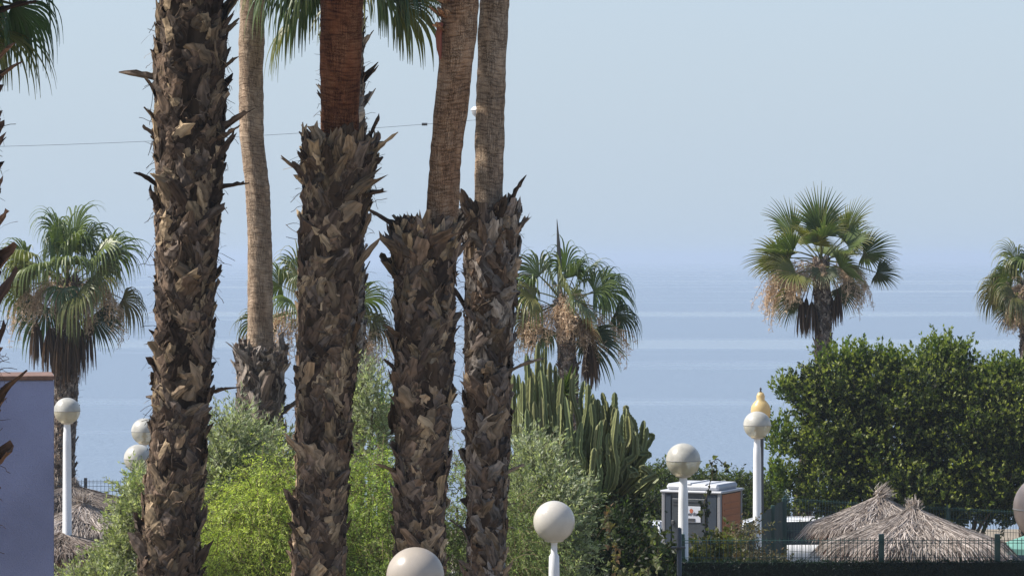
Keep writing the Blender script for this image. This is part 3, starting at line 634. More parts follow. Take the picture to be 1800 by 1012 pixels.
weeping('green feathery shrub behind the shaggy palm with the grey tan stem', [(815, 890, 34.5, .33, .42, .5), (912, 945, 34.2, .26, .36, .5), (895, 1020, 33.8, .4, .4, .5), (800, 1030, 34, .45, .5, .5), (870, 1150, 33.8, .7, .6, .5)], 3600, 203, [(.20, .26, .10), (.16, .21, .08), (.25, .30, .13)])
def olive(label, blobs, n, seed, cols=OLIVE, ll=.055, lw=.0075):
    return plant('olive_tree', 'crown', label, 'olive tree', blobs, n=n, tl=.34, nl=22, ll=ll, lw=lw, seed=seed, cols=cols, up=.75, out=.6, rnd=.5, droop=.03, spread=.6, core=.55)
olive('grey green olive tree with whitish leaves left of the bright yellow green shrub', [(408, 800, 34.6, .22, .32, .3), (385, 860, 34.4, .22, .3, .3), (400, 900, 34.6, .3, .3, .3), (390, 960, 34.4, .32, .4, .3)], 1500, 211)
olive('low olive bush in front of the thatched parasols on the left', [(228, 990, 45, .30, .22, .5), (185, 1020, 44.6, .25, .10, .5), (235, 940, 45, .22, .25, .4), (262, 900, 45, .25, .35, .4), (190, 1070, 44.6, .7, .35, .6), (250, 860, 45.4, .12, .16, .3)], 2300, 212, cols=[(.31, .33, .20), (.38, .40, .27), (.22, .26, .13)], ll=.06, lw=.010)
olive('silvery olive tree between the grey tan stemmed palm and the front white globe lamp', [(940, 835, 36.5, .2, .2, .35), (975, 885, 36.2, .22, .2, .35), (935, 910, 36, .3, .3, .35), (985, 940, 36, .22, .3, .3), (925, 800, 37, .08, .1, .2), (955, 1020, 36, .4, .4, .4)], 1900, 213)
olive('thin grey shrub poking up beside the red stemmed palm', [(640, 720, 36.5, .16, .35, .25), (655, 760, 36.5, .22, .4, .3)], 320, 214)
olive('grey green shrub around the foot of the slender pale palm', [(425, 800, 37, .16, .12, .25), (480, 795, 37, .18, .12, .25), (455, 835, 37, .4, .18, .35), (450, 930, 37, .5, .5, .4)], 1300, 215)

FICUS = [(.032, .05, .014), (.048, .07, .018), (.020, .032, .010), (.072, .098, .024)]
t = plant('ficus_tree', 'crown', 'big dense dark green tree with light shoots behind the right thatched parasols', 'tree',
    [(1480, 772, 68, 0.73, 0.61, 1.0), (1450, 862, 67.5, 0.48, 0.45999999999999996, 1.0), (1430, 792, 67.6, 0.33, 0.20999999999999996, 0.8), (1560, 802, 68, 0.9800000000000001, 0.9600000000000001, 1.2), (1500, 897, 67.2, 0.48, 0.26, 0.8), (1560, 722, 67.6, 0.38, 0.24, 0.8), (1590, 862, 66.9, 0.58, 0.36, 0.8), (1680, 822, 68, 1.08, 1.0099999999999998, 1.3), (1640, 722, 67.8, 0.38, 0.31, 0.9), (1700, 752, 67.2, 0.33, 0.26, 0.7), (1650, 887, 67.2, 0.78, 0.36, 1.0), (1790, 822, 68, 1.08, 1.06, 1.3), (1770, 742, 67.4, 0.48, 0.31, 0.9), (1760, 862, 66.9, 0.48, 0.36, 0.7), (1900, 832, 68, 1.2799999999999998, 1.1600000000000001, 1.4), (1500, 707, 68, 0.33, 0.26, 0.8), (1430, 722, 68, 0.25, 0.20999999999999996, 0.8), (1850, 752, 67.6, 0.58, 0.36, 0.9), (1860, 745, 67.6, 0.8, 0.5, 0.9), (1425, 690, 68, .35, .3, .6), (1475, 685, 67.9, .5, .33, .8), (1540, 678, 68.1, .55, .36, .8), (1610, 690, 67.7, .5, .35, .8), (1665, 678, 68.1, .5, .36, .8), (1725, 700, 67.8, .5, .34, .8), (1790, 695, 68, .6, .36, .8), (1850, 700, 68, .5, .36, .8)],
    n=20000, tl=.33, nl=18, ll=.072, lw=.018, seed=231, cols=FICUS, tipcol=(.22, .245, .055), tipf=.24, up=.8, out=.7, rnd=.45, droop=.0, spread=.65, core=.28, fstem=.2)
g, gs = foliage([(1468, 643, 68, 0.25, 0.096, 0.3), (1510, 646, 68, 0.3, 0.144, 0.3), (1570, 643, 68, 0.25, 0.096, 0.3), (1655, 633, 68.3, 0.22, 0.17600000000000002, 0.3), (1655, 658, 68.3, 0.45, 0.16000000000000003, 0.3), (1690, 638, 68.3, 0.2, 0.12, 0.3), (1600, 658, 68, 0.5, 0.12, 0.3), (1740, 678, 68, 0.3, 0.12, 0.3), (1380, 700, 68, 0.14, 0.16000000000000003, 0.3), (1372, 780, 67.7, 0.15, 0.32000000000000006, 0.3), (1375, 850, 67.4, 0.2, 0.24, 0.3), (1760, 665, 68, 0.3, 0.1, 0.3), (1790, 660, 68, 0.25, 0.1, 0.3)],
    n=1000, tl=.42, nl=16, ll=.085, lw=.02, seed=232, cols=[(.05, .085, .02), (.07, .11, .025)], tipcol=(.16, .20, .035), tipf=.5, up=1.1, out=.4, rnd=.3, droop=0, spread=.55)
g.build('young_shoots', M_leaf, t)

# shrubs under the cactus, shade put into their leaf colours, and behind the toilet
SHADED_LEAF = [(.022, .036, .012), (.03, .048, .016), (.018, .03, .012)]
plant('shrub', 'foliage', 'very dark shrub below the candelabra cactus beside the front white globe lamp', 'shrub', [(1050, 945, 40.5, .28, .25, .5), (1020, 985, 40, .4, .3, .6), (1088, 985, 40.2, .33, .26, .6), (1070, 1070, 39.8, .8, .5, .7), (1098, 930, 41, .12, .25, .4)], n=4200, tl=.3, nl=14, ll=.06, lw=.014, seed=241, cols=SHADED_LEAF, up=.3, out=.6, rnd=.6, core=.6)
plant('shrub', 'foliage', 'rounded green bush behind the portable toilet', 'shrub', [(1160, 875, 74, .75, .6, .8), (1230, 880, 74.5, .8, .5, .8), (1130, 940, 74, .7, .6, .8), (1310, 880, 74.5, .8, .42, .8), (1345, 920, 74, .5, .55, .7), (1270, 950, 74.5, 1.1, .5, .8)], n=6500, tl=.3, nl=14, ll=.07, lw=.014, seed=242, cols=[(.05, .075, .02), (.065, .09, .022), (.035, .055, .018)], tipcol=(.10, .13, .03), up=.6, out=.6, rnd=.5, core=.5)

# climbing plants ------------------------------------------------------------------------
def vine(label, px, Y, seed, cols, leaf=.07, nl=60, thick=.006):
    r = rs(seed); P = np.array([at(a, b, Y) for a, b in px]); 
    u = np.linspace(0, len(P)-1, 60); i = np.minimum(u.astype(int), len(P)-2); f = (u-i)[:, None]; Q = P[i]*(1-f)+P[i+1]*f; Q += np.cumsum(r.normal(size=Q.shape)*.006, 0)
    Q = np.vstack([Q, [Q[-1][0], Q[-1][1], 0]])
    t = thing('climbing_plant', (Q[-1][0], Y, 0), label, 'climbing plant')
    g = G().tube(Q[:-1], thick, 5, (.10, .085, .05)).tube(Q[-2:], thick*1.5, 5, (.10, .085, .05)); g.build('stem', M_stem, t)
    g = G(); n = nl; j = r.randint(0, 60, n); p = Q[j]+r.normal(size=(n, 3))*.03
    d = nrm(r.normal(size=(n, 3))+np.array([0, -.6, -.5])); s = nrm(np.cross(d, r.normal(size=(n, 3))+np.array([0, -2, 0]))); L = leaf*(.6+.8*r.rand(n, 1)); c = np.array(cols)[r.randint(len(cols), size=n)]*(.7+.6*r.rand(n, 1))
    nn = np.cross(d, s)
    V = np.stack([np.stack([p, p+s*L*.28-d*L*.08, p+s*L*.42+d*L*.2+nn*L*.1, p+s*L*.22+d*L*.6, p+d*L], 1), np.stack([p, p+d*L*.2-nn*L*.05, p+d*L*.4-nn*L*.05, p+d*L*.7, p+d*L], 1), np.stack([p, p-s*L*.28-d*L*.08, p-s*L*.42+d*L*.2+nn*L*.1, p-s*L*.22+d*L*.6, p+d*L], 1)], 2)
    g.grid(V, c); g.build('leaves', M_leaf, t)
vine('climbing stem with dark hanging leaves curling above the portable toilet roof', [(1272, 822), (1262, 812), (1250, 815), (1250, 835), (1245, 860), (1236, 885), (1238, 905), (1240, 940), (1236, 980)], 41.5, 301, [(.045, .06, .03), (.03, .035, .025), (.12, .13, .05)], nl=75, leaf=.06)
vine('pale leafed creeper hanging over the dark shrub below the cactus', [(1072, 888), (1078, 910), (1082, 940), (1090, 965), (1096, 990), (1104, 1010)], 38.2, 302, [(.17, .15, .07), (.20, .12, .07), (.12, .14, .05)], nl=60, leaf=.06)
vine('creeper with small pale leaves in front of the dark left wall of the portable toilet', [(1135, 915), (1150, 935), (1158, 960), (1157, 1012)], 38.6, 303, [(.13, .16, .06), (.20, .21, .10), (.08, .11, .04)], nl=80, leaf=.06)
vine('low creeper running along the bottom beside the dark shrub', [(1085, 998), (1110, 1005), (1130, 1008), (1150, 1000)], 38.4, 304, [(.16, .18, .07), (.22, .22, .11)], nl=60, leaf=.05)
plant('shrub', 'foliage', 'yellowish leafy bush in front of the portable toilet door', 'shrub', [(1250, 975, 43, .12, .08, .2), (1272, 968, 43, .15, .10, .2), (1228, 990, 43, .15, .12, .25), (1240, 1025, 43, .6, .2, .4)], n=420, tl=.26, nl=12, ll=.07, lw=.017, seed=245, cols=[(.11, .12, .035), (.08, .10, .035), (.15, .14, .05)], up=.6, out=.5, rnd=.5, core=.6)
plant('shrub', 'foliage', 'dry grey brown bush leaning on the dark green screen', 'shrub', [(1300, 955, 44, .15, .08, .3), (1322, 935, 44, .08, .06, .2), (1275, 975, 44, .2, .08, .3), (1300, 1000, 44, .6, .2, .4)], n=620, tl=.24, nl=12, ll=.045, lw=.01, seed=246, cols=[(.12, .115, .085), (.09, .08, .05), (.15, .14, .10), (.16, .11, .05)], up=.5, out=.5, rnd=.6, core=.6)
plant('shrub', 'foliage', 'dark leafy bush between the creepers and the portable toilet', 'shrub', [(1140, 990, 42.5, .28, .12, .3), (1118, 950, 43, .18, .18, .3), (1165, 1010, 42.5, .25, .15, .3)], n=520, tl=.25, nl=12, ll=.06, lw=.015, seed=247, cols=[(.05, .065, .022), (.09, .11, .04)], up=.5, out=.5, rnd=.6, core=.6)

def spiky(label, cpx, cpy, Y, seed, n, L, col, elr=(-20, 80), dr=.05, azr=(0, 360)):
    r = rs(seed); c = at(cpx, cpy, Y); t = thing('spiky_plant', (c[0], Y, 0), label, 'plant'); g = G()
    az = R(azr[0])+R(azr[1]-azr[0])*r.rand(n); el = R(elr[0])+R(elr[1]-elr[0])*r.rand(n)
    d = np.stack([np.sin(az)*np.cos(el), np.cos(az)*np.cos(el), np.sin(el)], 1)
    P, D = curve_pts(np.repeat(c[None], n, 0)+r.normal(size=(n, 3))*.04, d, L*(.7+.4*r.rand(n)), 8, dr)
    s = nrm(np.cross(D, np.array([0, 0, 1.])+.3*r.normal(size=(n, 1, 3)))); wv = (.017*np.clip(np.linspace(0, 1, 8)*4+.3, 0, 1)*np.clip((1.02-np.linspace(0, 1, 8))*2, 0, 1))[None, :, None]
    ribbon(g, P, s*wv, np.array(col)*(.7+.6*r.rand(n, 1)), fold=.4, U=nrm(np.cross(s, D))); g.build('leaves', M_frond, t)
    G().tube([(c[0], Y, 0), (c[0]+.03, Y, c[2]*.5), (c[0], Y, c[2]+.05)], .06, 9, (.10, .075, .05)).build('stem', M_stem, t)
spiky('fresh green spiky young palm between the red stemmed and tan stemmed palms', 672, 760, 37.5, 401, 60, .6, (.085, .15, .035), elr=(15, 90))
spiky('spiky dark tuft left of the portable toilet below the cactus arms', 1085, 860, 43.5, 402, 110, .42, (.03, .045, .022), elr=(-60, 80))
spiky('green spiky fan leaves rising out of the top of the cactus', 992, 700, 42.6, 403, 60, .42, (.07, .10, .03), elr=(10, 80))

#@CACTUS
# ------------------------------------------------------------------ candelabra cactus
def cactus():
    Y = 42.0; r = rs(77); base = at(1010, 1000, Y)
    t = thing('candelabra_cactus', (base[0], Y, 0), 'large dark green candelabra cactus with crowded upright ribbed arms behind the bushes', 'cactus')
    g = G()
    def arm(P, r0, r1, col):
        P = np.array(P, float); k = 64; u = np.linspace(0, len(P)-1, k)
        # smooth path (quadratic-ish)
        X = np.stack([np.interp(u, np.arange(len(P)), P[:, j]) for j in range(3)], 1)
        for _ in range(10): X[1:-1] = (X[:-2]+2*X[1:-1]+X[2:])/4
        T = nrm(np.gradient(X, axis=0)); A = nrm(np.cross(T, [0.3, 1, .1])); B = np.cross(T, A)
        rib = 4; m = rib*4; ph = np.arange(m)/m*2*math.pi+r.rand()*6
        star = np.where(np.arange(m) % 4 == 0, 1.0, np.where(np.arange(m) % 4 == 2, .36, .5))
        s = np.linspace(0, 1, k); seg = 1-.10*np.abs(np.sin(s*math.pi*(3+2*r.rand())))
        sc_ = 1+.11*np.sin(np.arange(k)*math.pi/1.6)[:, None]*(np.arange(m) % 4 == 0)[None]
        rad = (r0+(r1-r0)*s)*np.minimum(1, np.sqrt(np.clip((1.0-s)*22, 0.02, 1)))*seg
        V = X[:, None]+(rad[:, None]*star*sc_)[..., None]*(np.cos(ph)[None, :, None]*A[:, None]+np.sin(ph)[None, :, None]*B[:, None])
        c = np.array(col)*(1+0*s)[:, None, None]*np.where(np.arange(m) % 4 == 0, 1.7, .85)[None, :, None]*np.ones((k, m, 3))  # lit rib edges put into the colour: ridges lighter, grooves darker
        g.grid(V[None], c[None], wrap=True)
    def col(): return np.array((.125, .15, .06))*(.75+.5*r.rand())*np.array([1+.2*r.rand(), 1, 1])
    # outline of arm tips in the photograph
    tips = [(912, 640), (925, 618), (938, 605), (950, 612), (962, 622), (975, 628), (990, 640), (1005, 648), (1020, 655), (1035, 668), (1048, 672), (1060, 682), (1072, 690), (1085, 692), (1095, 700), (1103, 718), (1110, 738), (1132, 738), (1138, 755)]
    for i, (x, y) in enumerate(tips):
        for j in range(6):
            tx = x+r.normal()*8; ty = y+j*22+r.rand()*30-6; dY = [.0, -.5, .45, -.3, -.65, -.75][j]+r.normal()*.18
            out = max(0, (tx-985)/150); lf = max(0, (985-tx)/110)
            bx = 1005+(tx-1005)*.25; by = 880-out*10
            mx = tx-out*2+r.normal()*8; my = 835-out*60+j*12+r.normal()*22; tx = min(tx+r.normal()*7, 1128)
            wb = r.normal(size=2)*6
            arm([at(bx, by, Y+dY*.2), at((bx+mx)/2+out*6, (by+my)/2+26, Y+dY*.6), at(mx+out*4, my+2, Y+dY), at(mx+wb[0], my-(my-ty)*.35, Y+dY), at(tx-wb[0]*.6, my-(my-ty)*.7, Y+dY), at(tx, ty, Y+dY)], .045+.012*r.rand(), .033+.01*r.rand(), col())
    # curved outer arms on the right
    for pts in ([(1040, 860), (1075, 850), (1105, 822), (1122, 790), (1128, 765), (1132, 738)], [(1040, 850), (1070, 830), (1095, 800), (1108, 770), (1104, 730)], [(1030, 870), (1060, 868), (1090, 855), (1112, 830), (1126, 800), (1138, 750)],
                [(1020, 830), (1045, 825), (1068, 800), (1078, 760), (1080, 715)], [(1000, 850), (1020, 842), (1040, 815), (1046, 770), (1046, 700)], [(1020, 880), (1060, 850), (1095, 815), (1118, 800), (1117, 765)], [(960, 860), (945, 840), (935, 800), (930, 740), (932, 660)], [(985, 880), (970, 830), (958, 780), (955, 700), (950, 650)]):
        dY = -.75+r.rand()*.5
        arm([at(a, b, Y+dY*min(1, i_/2)) for i_, (a, b) in enumerate(pts)], .068, .044, col())
    for i in range(22):
        x = 920+r.rand()*190; ty = 720+r.rand()*70+max(0, x-1040)*.3
        sg = 1 if x > 1005 else -1; yb = 872-max(0, x-1040)*.45+r.normal()*12
        arm([at(1005+(x-1005)*.35, yb+18, Y-.5), at(x-22*sg, yb+12, Y-.8), at(x-3*sg, yb-10, Y-.95), at(x+3*sg, yb-45, Y-1.0), at(x+r.normal()*4, (yb+ty)/2-20, Y-1.0), at(x+r.normal()*4, ty-25, Y-.95)], .062, .042, col())
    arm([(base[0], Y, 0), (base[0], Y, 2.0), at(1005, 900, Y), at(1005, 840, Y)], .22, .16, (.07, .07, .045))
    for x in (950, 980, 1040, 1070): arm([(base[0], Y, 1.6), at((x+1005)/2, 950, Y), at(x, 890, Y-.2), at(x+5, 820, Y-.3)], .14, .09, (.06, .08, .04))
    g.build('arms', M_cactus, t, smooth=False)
cactus()

#@OBJECTS
# ------------------------------------------------------------------ globe lamps
M_white = plain('white_paint', (.78, .78, .77), .35, var=.08, vscale=3, spec=.5)
M_beige = plain('beige_plastic', (.60, .54, .43), .5, var=.12)
def globe_mat(name, col, tr, rough=.3, dirt=.15):
    m, t, p = new_mat(name); N = t.nodes; L = t.links
    tc = N.new('ShaderNodeTexCoord'); n = N.new('ShaderNodeTexNoise'); n.inputs['Scale'].default_value = 5; n.inputs['Detail'].default_value = 6; L.new(tc.outputs['Object'], n.inputs[0])
    r_ = N.new('ShaderNodeMapRange'); r_.inputs[1].default_value = .30; r_.inputs[2].default_value = .62; r_.inputs[3].default_value = 1-dirt*1.5; r_.inputs[4].default_value = 1; L.new(n.outputs[0], r_.inputs[0])
    v = N.new('ShaderNodeVectorMath'); v.operation = 'SCALE'; v.inputs[0].default_value = col; L.new(r_.outputs[0], v.inputs['Scale'])
    L.new(v.outputs[0], p.inputs['Base Color']); p.inputs['Roughness'].default_value = rough
    tl = N.new('ShaderNodeBsdfTranslucent'); L.new(v.outputs[0], tl.inputs[0])
    mx = N.new('ShaderNodeMixShader'); mx.inputs[0].default_value = tr; L.new(p.outputs[0], mx.inputs[1]); L.new(tl.outputs[0], mx.inputs[2]); L.new(mx.outputs[0], N['Material Output'].inputs[0])
    return m
M_gtop = globe_mat('globe_upper', (.56, .54, .47), .12, .3, .3)
M_opal = globe_mat('opal_globe', (.68, .64, .57), .25, .25, .12)
M_opal_shaded = globe_mat('sand_globe', (.50, .44, .37), .2, .3, .12); M_tan = globe_mat('tan_globe', (.36, .29, .25), .1, .4, .2)  # first one: white opal globe with its shade put into the colour
def clear_mat():
    m = globe_mat('globe_lower', (.74, .70, .56), .45, .25, .12); t = m.node_tree; N = t.nodes; L = t.links
    out = N['Material Output']; src = out.inputs[0].links[0].from_socket
    tp = N.new('ShaderNodeBsdfTransparent'); tp.inputs[0].default_value = (.95, .92, .85, 1); mx = N.new('ShaderNodeMixShader'); mx.inputs[0].default_value = .42
    L.new(src, mx.inputs[1]); L.new(tp.outputs[0], mx.inputs[2]); L.new(mx.outputs[0], out.inputs[0]); return m
M_gbot = clear_mat()
M_dark = plain('dark_metal', (.06, .062, .066), .5, var=.2)
def globe_lamp(label, px, py, rpx, Y, kind='two', post_r=.05, top=None, bot=None):
    c = at(px, py, Y); rr = rpx/FPX*Y; x, y, z = c
    t = thing('globe_lamp', (x, y, 0), label, 'street lamp', 'globe street lamps')
    a = np.linspace(-math.pi/2+.42, 0, 12); b = np.linspace(0, math.pi/2, 12)
    if kind == 'two':
        G().lathe([(rr*math.cos(i), z+rr*math.sin(i)) for i in a], x, y, 48).build('lower_globe', bot or M_gbot, t, True)
        G().lathe([(rr*1.012, z-.004)]+[(rr*1.012*math.cos(i)+1e-4, z+.006+rr*.99*math.sin(i)) for i in b], x, y, 48).build('upper_globe', top or M_gtop, t, True)
        G().lathe([(rr*1.003, z-.006), (rr*1.022, z-.004), (rr*1.022, z+.003), (rr*1.003, z+.006)], x, y, 48).build('seam_ring', M_gray, t, True)
        G().lathe([(.018, z-rr*.9), (.018, z-.10), (.045, z-.09), (.045, z-.06), (.022, z-.05), (.03, z-.0), (.001, z+.01)], x, y, 12).build('bulb_holder', M_beige, t, True)
    else:
        aa = np.linspace(-math.pi/2+.3, math.pi/2, 28)
        G().lathe([(rr*math.cos(i)+1e-4, z+rr*math.sin(i)) for i in aa], x, y, 64).build('globe', top or M_opal, t, True)
    zb = z-rr*.93
    G().lathe([(.001, zb+.035), (rr*.42, zb+.03), (rr*.46, zb+.012), (rr*.46, zb-.003), (rr*.32, zb-.012), (.001, zb-.014)], x, y, 32).build('collar', M_beige, t, True)
    G().lathe([(post_r*.8, zb-.01), (post_r*(.62 if kind == 'one' else .85), zb-.03), (post_r*(.62 if kind == 'one' else .88), zb-.12), (post_r*.98, zb-.15), (post_r*1.05, zb-.3), (post_r*1.35, .12), (post_r*2.6, .05), (post_r*2.6, 0)], x, y, 24).build('post', M_white, t, True)
    return t
M_gray = plain('grey_trim', (.30, .29, .27), .6)
globe_lamp('white globe lamp on a white post in front of the silvery olive tree', 974, 916, 36.5, 33, 'one', .05)
globe_lamp('large plain globe cut by the bottom edge in front of the orange tan stemmed palm', 730, 1012, 51, 24, 'one', .05, top=M_opal_shaded)
globe_lamp('two part cream globe lamp on a white post in front of the portable toilet', 1201, 809, 30, 40, 'two', .055)
globe_lamp('two part globe lamp in front of the yellow lantern', 1331, 747, 24, 50, 'two', .055)
globe_lamp('two part globe lamp beside the blue violet wall', 118, 722, 23, 52, 'two', .06)
globe_lamp('upper of two globe lamps half hidden by the tall shaggy trunk', 254, 758, 23, 53, 'two', .055)
globe_lamp('lower of two globe lamps half hidden by the tall shaggy trunk', 243, 806, 25, 49, 'two', .055)
globe_lamp('large beige globe lamp cut by the right edge beside the thatched parasols', 1843, 894, 61, 24, 'two', .05, top=M_tan, bot=M_tan)

def lantern():
    Y = 64; c = at(1337, 718, Y); x, y, z = c; k = Y/FPX
    t = thing('street_lantern', (x, y, 0), 'pale yellow rounded lantern with a dark finial on a dark post behind a globe lamp', 'street lamp')
    my = globe_mat('yellow_lantern', (.80, .62, .30), .35, .35, .1)
    pr = [(.001, 30), (5, 28), (7.5, 22), (7, 16), (12, 11), (16, 5), (17.5, -3), (17, -10), (14, -22), (8, -30), (.001, -31)]
    G().lathe([(max(a*k, .001), z+b*k) for a, b in pr], x, y, 32).build('lantern_globe', my, t, True)
    G().lathe([(.001, z+38*k), (2.2*k, z+35*k), (1.2*k, z+32*k), (2.6*k, z+29*k), (.001, z+28*k)], x, y, 12).build('finial', M_dark, t, True)
    G().lathe([(.09, z-28*k), (.06, z-36*k), (.055, z-1), (.07, .9), (.12, .8), (.12, .1), (.16, 0)], x, y, 16).build('post', M_dark, t, True)
lantern()

# far street light behind the grey tan stem, with the overhead wire -----------------------
def streetlight():
    Y = 62; c = at(846, 192, Y); x, y, z = c; b = at(860, 192, Y)[0]
    t = thing('street_light', (b, y, 0), 'tall street light whose grey white head shows left of the grey tan stem', 'street light')
    G().tube([(b, y, 0), (b, y, z-.1)], [.07, .045], 14).build('pole', M_white, t, True)
    g = G(); g.lathe([(.001, .06+z), (.14, z+.045), (.19, z+.0), (.19, z-.02)], x, y, 20); g.build('lamp_head', M_white, t, True)
    G().lathe([(.185, z-.02), (.16, z-.10), (.09, z-.16), (.05, z-.24), (.001, z-.26)], x, y, 20).build('lamp_bowl', plain('lamp_bowl', (.42, .43, .44), .3), t, True)
    G().tube([(x, y, z-.15), (x+.05, y, z-.3), (b, y, z-.42)], .025, 8).build('arm', M_white, t, True)
    g = G(); A = at(-260, 262, Y-1); B = at(838, 211, Y); u = np.linspace(0, 1, 60)[:, None]; P = A*(1-u)+B*u; P[:, 2] -= .22*4*(u*(1-u))[:, 0]*.5
    g.tube(P, .0035, 5, (.1, .1, .11)); i = P[int(59*.925)]; g.tube([i-np.array([.05, 0, 0]), i+np.array([.05, 0, 0])], .025, 8)
    tag(g.build('overhead_wire', M_dark), 'thin overhead wire with a small clamp crossing the sky behind the palm trunks', 'wire')
    D = at(-260, 262, Y-1); g = G(); g.tube([(D[0], D[1], 0), (D[0], D[1], D[2]+.3)], [.12, .08], 12); tag(g.build('wire_pole', plain('pole_wood', (.16, .12, .09), .9, var=.3)), 'wooden pole outside the left edge carrying the overhead wire', 'pole')
streetlight()

# ------------------------------------------------------------------ blue walled building
def building():
    Y = 40; x1 = at(95, 0, Y)[0]; x0 = x1-7; zt = at(0, 668, Y)[2]; zc = at(0, 657, Y)[2]
    t = thing('building', ((x0+x1)/2, Y+2.5, 0), 'low building with blue violet wall and brown coping at the left edge', 'building')
    th = R(9); cb, sb = math.cos(th), math.sin(th)
    def M(V): V = np.asarray(V, float); X_ = V[..., 0]-x1; Y_ = V[..., 1]-Y; return np.stack([x1+X_*cb-Y_*sb, Y+X_*sb+Y_*cb, V[..., 2]], -1)
    G().box(x0, x1, Y, Y+1.3, 0, zt, bev=.01, M=M).build('wall', plain('blue_render', (.26, .29, .46), .85, bump=.5, bscale=60, var=.22, vscale=1.1), t)
    G().box(x0-.03, x1+.006, Y-.03, Y+1.33, zt+.003, zt+.055, bev=.008, M=M).build('coping', plain('brown_coping', (.19, .11, .08), .8, var=.35, vscale=8, bump=.3), t)
building()

# ------------------------------------------------------------------ portable toilet
def toilet():
    Y = 64; k = Y/FPX; cx = at(1231, 0, Y)[0]; t = thing('portable_toilet', (cx, Y+.6, 0), 'grey portable toilet cabin with orange side wall and white roof', 'portable toilet')
    th = R(24); W, Dp = 1.12, 1.12; ca, sa = math.cos(th), math.sin(th)
    # local frame: u along the front (door) face to the right, v into depth; front right corner nearest
    cor = at(1265, 0, Y)[0]; o = np.array([cor, Y, 0])
    def Mx(V): # V local: x in [-W,0] along front, y in [0,Dp] depth, z
        V = np.asarray(V, float); X = V[..., 0]; Yy = V[..., 1]
        return np.stack([o[0]+X*ca+Yy*sa*.0+Yy*math.sin(th)*1.0, o[1]-X*math.sin(th)+Yy*ca, V[..., 2]], -1)
    H = float(at(0, 868, Y)[2]); m_g = plain('grey_plastic', (.05, .058, .066), .45, bump=.2, bscale=12, var=.12); m_d = plain('dark_blue_plastic', (.035, .048, .065), .45, var=.1)
    m_o = plain('orange_plastic', (.45, .18, .085), .5, var=.12); m_w = plain('white_plastic', (.48, .49, .51), .45, var=.06)
    G().box(-W, 0, 0, Dp, .1, H, M=Mx).build('cabin', m_g, t)
    g = G(); g.box(.004, .03, .08, Dp-.08, .15, H-.02, M=Mx)
    for i in range(16):
        z = H-.18-i*.12; g.box(.03, .05, .16, Dp-.18, z-.035, z, bev=.008, M=Mx)
    g.build('side_panel', m_o, t)
    g = G()
    for x in (-W, -.0): g.box(x-.035, x+.035, -.035, .035, .08, H+.004, bev=.012, M=Mx)
    g.box(-.035, .035, Dp-.035, Dp+.03, .08, H+.004, bev=.012, M=Mx); g.build('corner_trim', plain('grey_trim_plastic', (.24, .24, .245), .5), t)
    g = G(); g.box(-W+.18, -.26, -.045, -.004, .2, H-.10, bev=.01, M=Mx); d = g.build('door', m_g, t)
    g = G(); g.box(-W+.20, -.28, -.056, -.0455, H-.22, H-.20, M=Mx); g.box(-W+.20, -.28, -.056, -.0455, H-.16, H-.148, M=Mx)
    g.build('door_groove', M_dark, d)
    for z in (H-.55, H-1.1): G().box(-W+.17, -W+.23, -.075, -.04, z-.04, z+.04, bev=.01, M=Mx).build('hinge', M_dark, d)
    G().box(-.33, -.29, -.08, -.045, H-1.0, H-.85, bev=.01, M=Mx).build('latch', M_dark, d)
    G().box(-.235, -.05, -.028, -.004, .15, H-.03, bev=.01, M=Mx).build('dark_panel', m_d, t)
    G().box(-W+.04, -W+.155, -.028, -.004, .15, H-.03, bev=.01, M=Mx).build('dark_panel', m_d, t)
    # roof: stepped white lid with raised ribs
    g = G(); g.box(-W-.06, .06, -.06, Dp+.06, H+.006, H+.05, bev=.015, M=Mx); g.box(-W+.03, -.03, .02, Dp-.03, H+.051, H+.17, bev=.05, M=Mx)
    g.box(-W+.45, -W+.53, .03, Dp-.05, H+.15, H+.19, bev=.012, M=Mx); g.box(-W+.8, -W+.85, .03, Dp-.05, H+.15, H+.185, bev=.012, M=Mx); g.tube(Mx(np.array([[-W+.28, .3, H+.16], [-W+.28, .3, H+.24]])), .03, 10)
    g.build('roof', m_w, t)
    # sign with round orange emblem, dark lettering and a dark strip
    sx0, sx1, sz0, sz1 = -.68, -.37, H-.52, H-.20-.04
    sz1 = H-.24
    G().box(sx0-.08, sx1+.01, -.058, -.0462, sz0-.02, sz1, bev=.003, M=Mx).build('sign', plain('sign_white', (.60, .62, .66), .4), d)
    ph = np.linspace(0, 6.283, 20)[:-1]; cxs = (sx0+sx1)/2-.02
    G().ngon(Mx(np.stack([cxs+.036*np.cos(ph)*(1+.12*np.sin(ph*5)), -.0605+0*ph, sz1-.085+.043*np.sin(ph)], 1))).build('emblem', plain('emblem_orange', (.45, .13, .06), .5), d)
    G().box(sx0-.05, sx1-.10, -.066, -.0585, sz0-.005, sz0+.055, bev=.002, M=Mx).build('lock_strip', M_dark, d)
    cu = bpy.data.curves.new('lettering', 'FONT'); cu.body = 'joerdts'; cu.size = .105; cu.extrude = .0015; cu.align_x = 'CENTER'; cu.space_character = .95
    tmp = bpy.data.objects.new('tmp', cu); C.objects.link(tmp); bpy.context.view_layer.update()
    me = bpy.data.meshes.new_from_object(tmp.evaluated_get(bpy.context.evaluated_depsgraph_get())); bpy.data.objects.remove(tmp)
    co = np.array([v.co[:] for v in me.vertices]); L = np.stack([cxs+.005+co[:, 0]*.85, -.061-co[:, 2], sz0+.105+co[:, 1]], 1); Wd = Mx(L)-np.array(t.location)
    for v, p_ in zip(me.vertices, Wd): v.co = p_
    me.materials.append(plain('lettering_dark', (.04, .03, .04), .5)); lo = bpy.data.objects.new('lettering', me); C.objects.link(lo); lo.parent = d
toilet()

